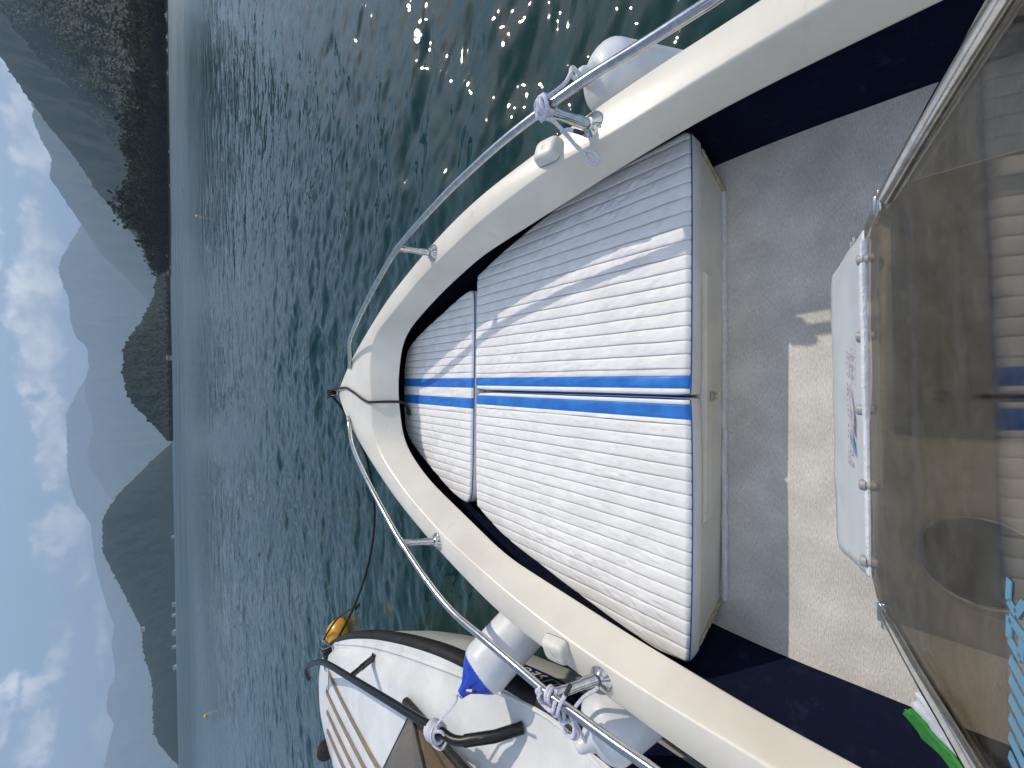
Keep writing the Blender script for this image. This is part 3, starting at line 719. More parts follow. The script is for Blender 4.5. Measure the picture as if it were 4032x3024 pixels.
# houses and boats along the far shores
PLAST = material('house_plaster', (.40, .36, .30), (.34, .30, .26), rough=.9, scale=.6)
PLAST2 = material('house_plaster_white', (.48, .46, .43), (.40, .38, .36), rough=.9, scale=.6)
ROOFM = material('clay_roof', (.26, .12, .075), (.20, .10, .065), rough=.9, scale=1.2)
WIN = material('house_window', (.03, .035, .04), rough=.2)
def house(a, d, w, dp, h, mat, label, z=.6):
    x, y = d * math.sin(R(a)), d * math.cos(R(a))
    o = empty('lakeside_house', (x, y, z), label, 'house', 'houses along the far shore')
    o.rotation_euler.z = 0
    mb = MB(); box(mb, (x, y, z + h / 2 - 1), (w / 2, dp / 2, h / 2 + 1)); wl = mb.build('wall', mat, o, False)
    mb = MB(); e = .6
    v = [(x - w / 2 - e, y - dp / 2 - e, z + h), (x + w / 2 + e, y - dp / 2 - e, z + h), (x + w / 2 + e, y + dp / 2 + e, z + h), (x - w / 2 - e, y + dp / 2 + e, z + h), (x - w / 2 + dp * .2, y, z + h + dp * .28), (x + w / 2 - dp * .2, y, z + h + dp * .28)]
    mb.add(v, [(0, 1, 5, 4), (1, 2, 5), (2, 3, 4, 5), (3, 0, 4), (3, 2, 1, 0)]); mb.build('roof', ROOFM, o, False)
    for k in range(max(2, int(w // 4))):
        for s_ in range(max(1, int(h // 3))):
            mb = MB(); box(mb, (x - w / 2 + (k + .5) * w / max(2, int(w // 4)), y - dp / 2 - .03, z + 1.7 + 3 * s_), (.5, .05, .75)); mb.build('window', WIN, o, False)
house(11.6, 610, 9, 6, 3.5, PLAST2, 'long white house at the foot of the low hill, nearest the tree covered point')
house(9.4, 640, 7, 5, 4, PLAST, 'cream house at the shore where the low hill starts to climb')
house(7.6, 660, 6, 5, 4, PLAST2, 'white house on the shore below the steep side of the low hill', 1)
house(3.6, 545, 5, 4, 3, PLAST, 'small cream house at the water under the middle of the low hill')
for i, (a_, w_, h_, m_, lb) in enumerate(((-22.6, 16, 8, PLAST, 'first cream house of the village under the broad dark hill, nearest the bow'), (-23.6, 12, 10, PLAST2, 'tall white house in the shore village under the broad dark hill'),
        (-25.2, 22, 9, PLAST2, 'widest white house of the shore village under the broad dark hill'), (-26.5, 12, 11, PLAST, 'tall cream house in the shore village under the broad dark hill'),
        (-28.3, 18, 8, PLAST2, 'last white house of the village, where the broad hill runs down'), (-15.9, 12, 6, PLAST2, 'lone white boathouse at the water below the summit of the broad hill'))):
    house(a_, 1545, w_ * .6, 7, h_ * .6, m_, lb, 1)
house(-24.0, 1930, 13, 8, 5.5, PLAST2, 'pale house high on the saddle of the broad dark hill', 78)
def far_boat(a, d, ln, label):
    x, y = d * math.sin(R(a)), d * math.cos(R(a))
    o = empty('moored_boat', (x, y, 0), label, 'boat', 'small boats moored off the tree covered shore')
    mb = MB(); rws = []
    for t in np.linspace(-1, 1, 9):
        w = ln * .16 * (1 - max(0, t) ** 2.2) + .02
        rws.append([(x + t * ln / 2, y + s_ * w * q, zz) for s_, q, zz in ((-1, 1, .55 * ln / 4), (-1, .8, .2), (0, .1, -.3), (1, .8, .2), (1, 1, .55 * ln / 4), (0, .1, .4 * ln / 4), (-1, 1, .55 * ln / 4))])
    lattice(mb, rws); mb.build('hull', PLAST2, o)
    mb = MB(); box(mb, (x - ln * .05, y, .7 * ln / 4), (ln * .17, ln * .09, .3 * ln / 4), bev=.05); mb.build('cabin', PLAST2, o)
for a_, d_, l_, lb in ((36.2, 300, 9, 'longest white motorboat moored under the hill at the far starboard side'), (34.6, 302, 7, 'white motorboat moored second from the starboard side'), (33.6, 304, 6.5, 'white motorboat moored third from the starboard side'),
        (31.8, 306, 6, 'white boat moored just before the bend of the shore'), (25.0, 330, 5, 'small white boat alone in front of the shore trees'), (21.8, 350, 5, 'small white boat off the shore below the tall trees'), (13.5, 395, 6, 'white boat off the tip of the tree covered point')):
    far_boat(a_, d_, l_ * .5, lb)

# ------------------------------------------------------------------ air
mb = MB(); box(mb, (0, 7500, 1099), (15500, 9500, 1101.2)); hz_o = mb.build('haze', None or BARK, None, False)
hm = bpy.data.materials.new('haze'); hm.use_nodes = True; hm.node_tree.nodes.clear()
ho = nd(hm.node_tree, 'ShaderNodeOutputMaterial'); pv = nd(hm.node_tree, 'ShaderNodeVolumePrincipled')
pv.inputs['Color'].default_value = (.55, .76, 1.0, 1); pv.inputs['Density'].default_value = 1.5e-4; pv.inputs['Anisotropy'].default_value = .0
hm.node_tree.links.new(pv.outputs[0], ho.inputs['Volume'])
hz_o.data.materials.clear(); hz_o.data.materials.append(hm)
tag(hz_o, 'blue haze lying over the lake and the mountains', 'haze', kind='stuff')
# ------------------------------------------------------------------ the boat we stand in
boat = empty('motorboat', (0, 0, 0), 'cream open-bow motorboat with navy carpeted sides and steel bow rails', 'boat')

def half(ks, tip, aft, n=110, it=14, cr=None):
    p = [tip] + [q for q in ks if abs(q[1] - tip[1]) > .02 or abs(q[0] - tip[0]) > .05]
    p = p + [aft]
    return smooth_line(p, n, it)
tipo = (-.04, 3.118, .685)
os_ = half(G['outer_s'], tipo, (.855, -1.3, .645)); op_ = half(G['outer_p'], tipo, (-.982, -1.3, .645))
def both(s, p, aft_s, aft_p, n=219, it=10):
    pts = [aft_s] + list(reversed(s)) + [q for q in p[1:]] + [aft_p]
    return smooth_line(pts, n, it)
cr = both(G['crease_s'], G['crease_p'], (.743, -1.3, .665), (-.868, -1.3, .665))
inn = both(G['inner_s'], G['inner_p'], (.703, -1.3, .55), (-.835, -1.3, .55))
outr = np.vstack([os_[::-1], op_[1:]])
NS = len(outr)
def center_index(c): return int(np.argmin(np.abs(c[:, 0] + .04) + (c[:, 1] < 1.5) * 9))
def split_match(c):
    k = center_index(c)
    return np.vstack([resample(c[:k + 1], 110), resample(c[k:], 110)[1:]])
cr = split_match(cr); inn = split_match(inn)
# gunwale cross section at every station, edges rounded
def bez(a, b, c, n):
    return [a * (1 - t) ** 2 + b * 2 * t * (1 - t) + c * t * t for t in np.linspace(0, 1, n)]
rows = []
for o_, c_, i_ in zip(outr, cr, inn):
    toin = c_ - o_; toin[2] = 0; L_ = np.linalg.norm(toin); u = toin / max(L_, 1e-6)
    dn = i_ - c_; dl = np.linalg.norm(dn); w = dn / dl
    zz = np.array([0, 0, 1.0])
    prof = [o_ - zz * .05, o_ - zz * .012]
    prof += bez(o_ - zz * .012, o_, o_ + (c_ - o_) / np.linalg.norm(c_ - o_) * .012, 5)[1:]
    topd = (c_ - o_) / np.linalg.norm(c_ - o_)
    for t in (.33, .66):
        prof.append(o_ + (c_ - o_) * t + zz * .004)
    rc = min(.016, L_ * .3)
    prof += bez(c_ - topd * rc, c_, c_ + w * rc, 6)
    prof += [c_ + dn * .5 - u * .002]
    prof += bez(i_ - w * .012, i_, i_ - u * .012, 4)
    prof += [i_ - u * .045 + zz * .006]
    rows.append(prof)
mb = MB(); lattice(mb, rows)
mb.build('gunwale', GEL, boat, True, 55)
# hull skin outside, flaring in to the waterline
rows = []
cen = np.array([-.045, 1.0, 0])
for k, o_ in enumerate(outr):
    a = outr[max(k - 1, 0)]; b = outr[min(k + 1, NS - 1)]
    t = (b - a); n = np.array([t[1], -t[0], 0]); n /= np.linalg.norm(n) + 1e-9
    if np.dot(n, o_ - cen) < 0: n = -n
    if abs(k - 109) < 3: n = np.array([0, 1.0, 0])
    rows.append([o_ + n * .006 - np.array([0, 0, .035]), o_ + n * .008 - np.array([0, 0, .06]), o_ - n * .01 - np.array([0, 0, .075]), o_ + n * .0 - np.array([0, 0, .30]), o_ - n * .03 - np.array([0, 0, .60]), o_ - n * .26 - np.array([0, 0, .95])])
mb = MB(); lattice(mb, rows); mb.build('hull', GEL, boat, True, 50)
# navy carpet lining the sides, from under the gunwale to the floor
rows = []
for k, (o_, i_) in enumerate(zip(outr, inn)):
    d = i_ - o_; d[2] = 0; L_ = np.linalg.norm(d); d /= L_
    w0 = min(.035, L_ * .3)
    top = o_ + d * w0; top[2] = .60
    mid = o_ + d * (w0 + .01); mid[2] = .42
    low = o_ + d * min(.19, L_ * .8); low[2] = .186
    under = i_ - d * .03; under[2] = .560
    rows.append([under, o_ + d * (w0 + .03) + np.array([0, 0, .572 - o_[2]]), np.array([(o_ + d * w0)[0], (o_ + d * w0)[1], .545]), mid, (mid + low) / 2 + d * .004, low])
mb = MB(); lattice(mb, rows); mb.build('side_carpet', NAVY, boat, True, 80)
# floor
mb = MB(); xs = np.linspace(-.95, .9, 30); ys = np.linspace(-1.3, .62, 30)
lattice(mb, [[(x, y, .188 + .002 * fbm(x * 4, y * 4)) for x in xs] for y in ys])
mb.build('floor_carpet', CARPET, boat)
# moulded seat base under the bow cushions
base_poly = [(.655, .51), (.64, .68), (.64, .76), (.60, 1.02), (.52, 1.33), (.42, 1.6), (.31, 1.9), (.20, 2.2), (.1, 2.32), (-.04, 2.35), (-.18, 2.32), (-.30, 2.15), (-.45, 1.9), (-.54, 1.6), (-.64, 1.3), (-.71, .95), (-.76, .7), (-.775, .545), (-.45, .531), (-.05, .521), (.35, .513)]
mb = MB()
top_poly = [(p[0] * 1.0, p[1]) for p in base_poly]
n = len(base_poly)
upper = [(.742, .517), (.735, .68), (.725, .76), (.67, 1.02), (.58, 1.33), (.48, 1.6), (.37, 1.9), (.25, 2.2), (.13, 2.38), (-.04, 2.41), (-.22, 2.38), (-.36, 2.2), (-.51, 1.9), (-.60, 1.6), (-.70, 1.3), (-.79, .95), (-.86, .7), (-.868, .553), (-.45, .541), (-.05, .531), (.35, .522)]
v = [(p[0], p[1], .186) for p in base_poly] + [(p[0], p[1], .36) for p in upper]
mb.add(v, [tuple(range(n, 2 * n))] + [(i, (i + 1) % n, n + (i + 1) % n, n + i) for i in range(n)])
seat = mb.build('seat_base', BOXW, boat, True, 30)
mb = MB()   # lid of the locker, proud of the front and notched back at both ends
lid = [(.352, .5135), (.338, .500), (-.05, .509), (-.452, .518), (-.470, .533), (-.470, .56), (.352, .545)]
prism(mb, lid, .318, .362)
mb.build('locker_lid', BOXW, seat, True, 30)
mb = MB()
box(mb, (-.052, .506, .325), (.014, .003, .015), bev=.001); box(mb, (-.052, .513, .296), (.014, .003, .013), bev=.001)
lathe(mb, (-.067, .504, .311), (-.037, .504, .311), [(0, .0035), (.030, .0035)], 10)
for dx in (-.008, .008):
    for dz in (.327, .294): lathe(mb, (-.052 + dx, .5035, dz), (-.052 + dx, .500, dz), [(-.004, .0025), (.0015, .002)], 8)
mb.build('hinge', STEEL, seat, True, 40)
mb = MB()   # bead of white sealant and carpet edge along the foot of the seat
tube(mb, [(x, .512 + .0205 * (.655 - x) / 1.43 * 1.0 + .003 * fbm(x * 12, 3) - .006, .196 + .003 * fbm(x * 9, 1)) for x in np.linspace(.655, -.775, 60)], [.010 + .003 * fbm(i * .3, 8) for i in range(60)], 8)
mb.build('floor_trim', TOWELW, seat)
GLUE = material('old_glue', (.34, .27, .15), (.48, .43, .33), rough=.9, scale=60, bump=.004, bscale=80)
for sx, a, b in ((1, (.655, .508, .19), (.742, .516, .36)), (-1, (-.776, .543, .19), (-.868, .552, .36))):   # rough adhesive at the lower corners
    pts = [Vector(a).lerp(Vector(b), t) + Vector((sx * .004, -.002, 0)) for t in np.linspace(0, 1, 24)]
    mb = MB(); tube(mb, pts, [.005 + .004 * abs(fbm(i * .6, sx)) for i in range(24)], 7)
    mb.build('glue_seam', GLUE, seat)

# ------------------------------------------------------------------ cushions
def chaikin(p, n=2):
    p = [np.array(q[:2], float) for q in p]
    for _ in range(n):
        out = []
        for i in range(len(p)):
            a, b = p[i], p[(i + 1) % len(p)]
            out += [a * .75 + b * .25, a * .25 + b * .75]
        p = out
    return np.array(p)
SH = .018
sp = .0442
def cushion(name, poly, stripes, flat, label, seam0, lean=0.0, seed=0):
    out = chaikin(poly, 2)
    ush = out[:, 0] - SH * (out[:, 1] - .53)          # u follows the boat's own axis
    U, Y = ush, out[:, 1]
    def span(u):
        ys = []
        for i in range(len(U)):
            a, b = i, (i + 1) % len(U)
            if (U[a] - u) * (U[b] - u) < 0:
                ys.append(Y[a] + (Y[b] - Y[a]) * (u - U[a]) / (U[b] - U[a]))
        return min(ys), max(ys)
    us = list(np.arange(U.min() + .0015, U.max() - .0015, .0044))
    for s0, s1 in stripes: us += [s0, s1]
    k = math.ceil((U.min() - seam0) / sp)
    seams = []
    while seam0 + k * sp < U.max():
        s_ = seam0 + k * sp; k += 1
        if not (flat[0] < s_ < flat[1]): seams.append(s_)
    us = [u for u in us if all(abs(u - s_) > .0042 for s_ in seams)]
    for s_ in seams: us += [s_ + q for q in (-.0038, -.0016, 0, .0016, .0038) if U.min() + .001 < s_ + q < U.max() - .001]
    us = sorted(us)
    nr = 120
    P2 = np.stack([U, Y], 1); Q2 = np.roll(P2, -1, 0)
    def bdist(u, y):
        d = Q2 - P2; w = np.array([u, y]) - P2
        t = np.clip((w * d).sum(1) / ((d * d).sum(1) + 1e-12), 0, 1)
        return np.sqrt((((w - d * t[:, None])) ** 2).sum(1).min())
    top = .45; rad = .011
    rows = []
    for u in us:
        a, b = span(u)
        row = []
        for t in np.linspace(0, 1, nr):
            t2 = .5 - .5 * math.cos(math.pi * t) if False else t
            y = a + (b - a) * t2
            d = bdist(u, y)
            z = top - rad * (1 - math.sqrt(max(0, 1 - (1 - min(d / rad, 1)) ** 2)))
            x = u + SH * (y - .53)
            infl = min(d / .09, 1)
            if flat[0] < u < flat[1]:
                q = min([abs(u - e) for s in stripes for e in s] + [.02])
                z += .0015 * (1 - math.exp(-q / .004)) - .0010 * math.exp(-(q / .003) ** 2)
                z += .0034 * fbm(u * 26 + seed, y * 9 + u * 25, 3, 3) * infl
            else:
                wob = .0022 * fbm(y * 5, round((u - seam0) / sp) * 3.7 + seed, 0, 3)
                ph = (u - seam0) / sp; x += wob
                f = abs(ph - round(ph)) * 2
                z += .0030 * (1 - (1 - f) ** 7) + .0008 * f - .002
                z -= .0040 * math.exp(-(f * sp / 2 / .0013) ** 2) * infl
                # puckers run out from the seams
                pk = fbm(y * 34 + (u * 22 if u > 0 else -u * 22), round(ph) * 2.3 + seed + ph * .9, 5, 4)
                z += .0044 * pk * (1 - f * .2) * (.25 + .75 * min(1, f * 2.2)) * infl * (.6 + .8 * abs(fbm(y * 2.2, u * 4, seed)))
                z += .0028 * fbm(u * 5 + seed, y * 3, 9, 3) * infl
            # long lazy creases across the cushion
            z += .0016 * math.exp(-((y - 1.02 - .04 * fbm(u * 4, 1, seed)) / .006) ** 2) * infl
            row.append((x, y, z))
        rows.append(row)
    def mi(i, j):
        uc = (us[i] + us[i + 1]) / 2
        if any(s0 < uc < s1 for s0, s1 in stripes): return 1
        return 2 if any(abs(uc - s_) < .0012 for s_ in seams) else 0
    mb = MB(); lattice(mb, rows, 0, mi)
    # skirt
    m = len(out)
    zs = (.437, .425, .40, .376, .366)
    sk = []
    for zi, z in enumerate(zs):
        ring = []
        for i in range(m + 1):
            p = out[i % m]; c = out.mean(0); d = (p - c) / np.linalg.norm(p - c)
            r = .004 * math.sin(math.pi * zi / 4) + .0025 * fbm(p[0] * 16, p[1] * 16, zi * .6 + seed)
            ring.append((p[0] + d[0] * r, p[1] + d[1] * r, z))
        sk.append(ring)
    lattice(mb, sk)
    prism_v = [(p[0], p[1], .366) for p in out]
    mb.add(prism_v, [tuple(range(m))])
    o = mb.build(name, [VINYL, BLUE, SEAMT], None, True, 70)
    tag(o, label, 'cushion', 'bow seat cushions')
    pm = MB(); tube(pm, [(p[0], p[1], .4375) for p in out], .0032, 8, closed=True)
    pm.build('piping', PIPE, o)
    return o
cushion('seat_cushion', G['c_front'], [(-.037, .0155), (-.148, -.092)], (-.165, .045), 'small white quilted cushion with two blue stripes in the point of the bow', .045, seed=1)
cushion('seat_cushion', G['c_star'], [(-.025, .0165)], (-.2, .038), 'white quilted cushion mostly in shade, its one blue stripe on the port edge', .038, seed=5)
cushion('seat_cushion', G['c_port'], [(-.122, -.074)], (-.138, .2), 'white quilted cushion wholly in the sun, its one blue stripe on the starboard edge', -.138, seed=9)

# ------------------------------------------------------------------ bow rails
def rail(pts, st, extra, name):
    q = spline(pts, 90)
    q = smooth_line(q, 120, 6)
    e = np.array(extra, float)
    q = np.vstack([q, spline([q[-1], (q[-1] + e) / 2, e], 20)[1:]])
    mb = MB(); tube(mb, q, .0132, 18)
    o = mb.build(name, STEELT, boat, True, 60)
    mb = MB()   # ferrule where the tube meets the foredeck
    d = (Vector(q[6]) - Vector(q[0])).normalized()
    lathe(mb, Vector(q[0]) - d * .012, Vector(q[6]), [(0, .017), (.012, .0155), (.03, .0145), (.04, .0135)], 16)
    mb.build('rail_foot', STEEL, o)
    for b, t in zip(st[0::2], st[1::2]):
        b = Vector(b); t = Vector(t); d = (t - b).normalized()
        k = int(np.argmin(np.linalg.norm(q - np.array(t), axis=1))); t = Vector(q[k]); d = (t - b).normalized(); ln = (t - b).length
        mb = MB()
        lathe(mb, b - Vector((0, 0, .004)), b + Vector((0, 0, .05)), [(0, .041), (.006, .041), (.010, .037), (.017, .025), (.026, .0168)], 32)
        lathe(mb, b, t, [(.004, .0165), (ln * .36, .0165), (ln * .362, .0145), (ln * .72, .0145), (ln * .722, .0160), (ln * .95, .0160), (ln, .012)], 20)
        tg = (Vector(q[min(k + 2, len(q) - 1)]) - Vector(q[max(k - 2, 0)])).normalized()
        lathe(mb, t - tg * .022, t + tg * .022, [(0, .0138), (.001, .0155), (.043, .0155), (.044, .0138)], 20)
        for a in (0, 2.1, 4.2):
            c = b + Vector((math.cos(a) * .032, math.sin(a) * .032, .0085)); lathe(mb, c, c + Vector((0, 0, .01)), [(0, .0045), (.003, .004), (.0042, .002)], 10)
        mb.build('stanchion', STEEL, o, True, 45)
    return o
rail(G['rail_s'], G['st_s'], (.775, -1.0, .80), 'bow_rail')
rail(G['rail_p'], G['st_p'], (-.915, -1.0, .80), 'bow_rail')

# navigation lamps: cream housings on the outer edge of the gunwale
def nav_lamp(c, yaw, tilt, rust):
    rot = Matrix.Rotation(yaw, 3, 'Z') @ Matrix.Rotation(tilt, 3, 'Y')
    mb = MB(); bm = bmesh.new(); bmesh.ops.create_cube(bm, size=2)
    bmesh.ops.subdivide_edges(bm, edges=bm.edges[:], cuts=7, use_grid_fill=True)
    for q in bm.verts:
        p = q.co.copy()
        x, y, z = p
        e = 5.0
        l = (abs(x) ** e + abs(y) ** e + abs(z) ** e) ** (1 / e)
        p = Vector((x, y, z)) / l
        w = 1 + .10 * (p.z < 0)
        q.co = Vector((p.x * .038 * (1.0 - .10 * p.z), p.y * .051 * (1.0 - .08 * p.z), p.z * .030))
    bm.verts.index_update()
    v = [rot @ q.co + Vector(c) for q in bm.verts]; f = [tuple(x.index for x in q.verts) for q in bm.faces]; bm.free()
    mb.add(v, f)
    o = mb.build('navigation_lamp', LIGHTB, boat, True, 80)
    mb = MB()   # seam between base and cover
    seam = [rot @ Vector((math.copysign(abs(math.cos(a)) ** .45, math.cos(a)) * .0392, math.copysign(abs(math.sin(a)) ** .45, math.sin(a)) * .0523, -.009)) + Vector(c) for a in np.linspace(0, 2 * math.pi, 49)[:-1]]
    tube(mb, seam, .0011, 6, closed=True); mb.build('cover_seam', INK, o)
    mb = MB()   # rows of fine print on the cover
    for k in range(4):
        ln = (.010, .013, .009, .012)[k]
        for s_ in range(5):
            if (k * 3 + s_) % 4 == 3: continue
            p = rot @ Vector((-.008 + k * .0042, -ln / 2 + ln * s_ / 4 + .004, .0297)) + Vector(c)
            box(mb, p, (.0006, .0012, .0004), rot)
    mb.build('fine_print', INK, o, False)
    if rust:
        mb = MB(); lathe(mb, rot @ Vector((.024, .012, -.012)) + Vector(c), rot @ Vector((.034, .012, -.012)) + Vector(c), [(0, .004), (.006, .0045), (.008, .003)], 10)
        mb.build('rusty_screw', RUST, o)
nav_lamp((.778, .876, .686), -.12, .25, False)
nav_lamp((-.893, .878, .688), .18 + math.pi, .25, True)
mb = MB(); box(mb, (-.04, 3.115, .700), (.018, .040, .004), bev=.002)
for sx in (-.06, -.02): box(mb, (sx, 3.15, .715), (.003, .030, .018), bev=.001)
lathe(mb, (-.066, 3.16, .718), (-.014, 3.16, .718), [(0, .006), (.012, .006), (.014, .014), (.026, .010), (.038, .014), (.040, .006), (.052, .006)], 16)
mb.build('bow_roller', STEEL, boat, True, 40)

# ------------------------------------------------------------------ windscreen panel ahead of the eye
GB = Vector((0, .0687, .905)); GD = Vector((0, -.26724, .96363)); GN = Vector((0, .96363, .26724))
def gp(x, t, off=0.0): return Vector((x, 0, 0)) + GB + GD * t + GN * off
mb = MB()
slab(mb, [gp(-.281, -.006), gp(.184, .010), gp(.206, .036), gp(.212, .11), gp(.228, .56), gp(-.292, .56), gp(-.304, .10), gp(-.303, .024)], GN, .004)
ws = mb.build('windscreen', TINT, boat, False)
mb = MB(); tube(mb, spline([gp(.214, .112, .004), gp(.222, .23, .004), gp(.228, .38, .004), gp(.229, .56, .004), gp(.22, .60, .004)], 30), .0095, 16)
tube(mb, spline([gp(.222, .2, .004), gp(.2205, .3, .001)], 4), .004, 6)
mb.build('frame_tube', STEEL, ws)
mb = MB(); tube(mb, spline([gp(-.306, .06, .002), gp(-.303, .18, .002), gp(-.294, .306, .002), gp(-.284, .56, .002), gp(-.27, .60, .002)], 30), .0075, 16)
mb.build('frame_tube', STEEL, ws)
mb = MB(); tube(mb, [gp(-.28, .60, .003), gp(-.05, .606, .003), gp(.22, .60, .003)], .009, 14); mb.build('frame_tube', STEEL, ws)
def bracket(c, sx):
    mb = MB(); box(mb, c, (.017, .003, .021), Matrix.Rotation(-.25, 3, 'X'), bev=.0025)
    box(mb, Vector(c) + Vector((0, .005, -.003)), (.012, .004, .015), Matrix.Rotation(-.25, 3, 'X'), bev=.002)
    for dz in (-.012, .012): lathe(mb, Vector(c) + Vector((.008 * sx, .002, dz)), Vector(c) + Vector((.008 * sx, .02, dz)), [(0, .003), (.004, .0025)], 8)
    mb.build('bracket', STEEL, ws, True, 40)
bracket((.236, .052, .915), 1); bracket((.222, .096, .76), 1); bracket((-.310, .052, .945), -1)
mb = MB(); tube(mb, spline([(.234, .055, .92), (.232, .075, .83), (.222, .098, .76), (.215, .16, .45), (.213, .20, .186)], 24), .009, 12)
mb.build('support_tube', STEEL, ws)
mb = MB(); tube(mb, spline([(-.312, .050, .95), (-.318, .060, .85), (-.300, .075, .76), (-.29, .10, .45), (-.29, .12, .186)], 24), .009, 12)
mb.build('support_tube', STEEL, ws)
# slanted blue lettering along the upper part of the pane, cut by the picture's edge
mb = MB()
def stroke(pts, w):
    for a, b in zip(pts[:-1], pts[1:]):
        a = Vector((a[0], a[1], 0)); b = Vector((b[0], b[1], 0)); d = (b - a).normalized(); n_ = Vector((-d.y, d.x, 0)) * w / 2
        slab(mb, [gp((a + n_).x, (a + n_).y, .0042), gp((b + n_).x, (b + n_).y, .0042), gp((b - n_).x, (b - n_).y, .0042), gp((a - n_).x, (a - n_).y, .0042)], GN, .0006)
S0 = .362
stroke([(-.128, S0 + .005), (-.142, S0 + .003), (-.146, S0 + .012), (-.136, S0 + .020), (-.140, S0 + .034), (-.158, S0 + .034)], .0058)
stroke([(-.160, S0 + .036), (-.152, S0 + .004), (-.166, S0 + .003), (-.171, S0 + .016), (-.158, S0 + .018)], .0062)
for k in range(6):
    x0 = -.178 - k * .0125
    stroke([(x0, S0 + .004 - .0006 * k), (x0 - .014, S0 + .040)], .0072)
mb.build('lettering', CYANP, ws, False)
# white sheet buttoned below the pane
rows = []
for t in np.linspace(0, 1, 16):
    row = []
    for s_ in np.linspace(0, 1, 40):
        xt = .212 - s_ * (.212 + .296); xb = .192 - s_ * (.192 + .330)
        cut = max(0, (.05 - s_) / .05, (s_ - .95) / .05)
        tt = t * (1 - .10 * cut ** 1.6)
        x = xt + (xb - xt) * tt
        y = .076 + (.147 - .076) * tt + .004 * fbm(s_ * 5, tt * 2, 1) * (.3 + tt)
        z = .902 - .027 * min(1, s_ * 2) * .6 + (.680 - .895) * tt
        row.append((x, y, z))
    rows.append(row)
mb = MB(); lattice(mb, rows)
flap = mb.build('snap_flap', FLAPM, boat, True, 80)
sm = flap.modifiers.new('thickness', 'SOLIDIFY'); sm.thickness = .0015
mb = MB(); tube(mb, [(x, .0775 + .0012 * fbm(x * 12, 2), .8995 - .022 * (.2 - x) / .5 + .003 * math.sin((x + .05) * 26)) for x in np.linspace(.197, -.292, 60)], .0062, 10, flat=.7)
mb.build('hem', TOWELW, flap)
for i, (x, y, z) in enumerate(G['snap']):
    p = Vector((x, y + .004, z)); mb = MB()
    ax = (GN * .8 + Vector((0, .0, -.35)))
    lathe(mb, p - ax.normalized() * .013, p + ax, [(0, .0055), (.001, .0068), (.012, .0068), (.013, .0062), (.0135, .0085), (.020, .0085), (.0215, .007), (.0217, .003)], 18)
    mb.build('snap_fastener', material('grey_snap', (.34, .33, .32), (.26, .25, .24), rough=.45, scale=90) if i == 0 else bpy.data.materials['grey_snap'], flap, True, 40)
# worn print on the sheet: a split lightning emblem over a row of outlined letters and two lines of small type
def fp(x, t, off=.003):
    """point on the front of the sheet, t=0 top hem, 1 lower edge"""
    s_ = (.19 - x) / .5
    return Vector((x, .076 + .071 * t, .902 - .027 * min(1, s_ * 2) * .6 - .215 * t)) + Vector((0, .949, .31)) * off
def patch(mb, q, th=.0006):
    slab(mb, [fp(x, .34 + (t - .40) * .6) for x, t in q], (0, .949, .31), th)
pm_ = MB()
patch(pm_, [(-.012, .52), (-.060, .44), (-.078, .28), (-.052, .36), (-.040, .40)])
patch(pm_, [(-.060, .52), (-.088, .44), (-.096, .26), (-.078, .34), (-.066, .40)])
for k in range(22):
    x = .045 - k * .0088
    if k in (5, 13, 17): continue
    patch(pm_, [(x, .56), (x - .0055, .56), (x - .0055, .535), (x, .535)])
for k, x in enumerate((.042, .026, .010, -.100, -.118, -.136)):
    patch(pm_, [(x, .49), (x - .0018, .49), (x - .0058, .36), (x - .004, .36)])
    patch(pm_, [(x - .009, .485), (x - .0108, .485), (x - .009, .36), (x - .007, .36)])
    patch(pm_, [(x - .003, .49), (x - .010, .49), (x - .010, .474), (x - .003, .474)])
    if k % 2: patch(pm_, [(x - .004, .43), (x - .010, .43), (x - .010, .405), (x - .004, .405)])
for k in range(7):
    x = .048 - k * .009
    patch(pm_, [(x, .31), (x - .005, .31), (x - .005, .285), (x, .285)])
pm_.build('emblem', PURPLE, flap, False)
mb = MB(); patch(mb, [(-.088, .50), (-.108, .42), (-.128, .20), (-.104, .32), (-.096, .40)], .0004); mb.build('emblem', CYANP, flap, False)
# dashboard shelf seen through the smoked pane
mb = MB(); box(mb, (-.04, -.20, .872), (.31, .262, .022), bev=.012); box(mb, (-.04, -.26, .55), (.31, .20, .30), bev=.01)
dash = mb.build('dashboard', DASH, boat, True, 40)
mb = MB(); box(mb, (.092, -.10, .896), (.172, .148, .004), bev=.002); mb.build('dash_shade_slab', material('dash_shade_dark', (.05, .045, .038), (.065, .058, .05), rough=.6, scale=14), dash, True, 40)  # dark slab added over the starboard half, standing in for shade on the dash
mb = MB(); lathe(mb, (-.232, -.026, .893), (-.232, -.030, .99), [(0, .055), (.008, .055), (.012, .050), (.022, .046), (.030, .036), (.034, .016)], 36); compass = mb.build('compass', RUBBER, dash, True, 40)
mb = MB(); tube(mb, [(-.232 + .0538 * math.cos(a), -.026 + .0538 * math.sin(a), .902) for a in np.linspace(0, 2 * math.pi, 49)[:-1]], .0032, 8, closed=True); mb.build('bezel', STEEL, compass)

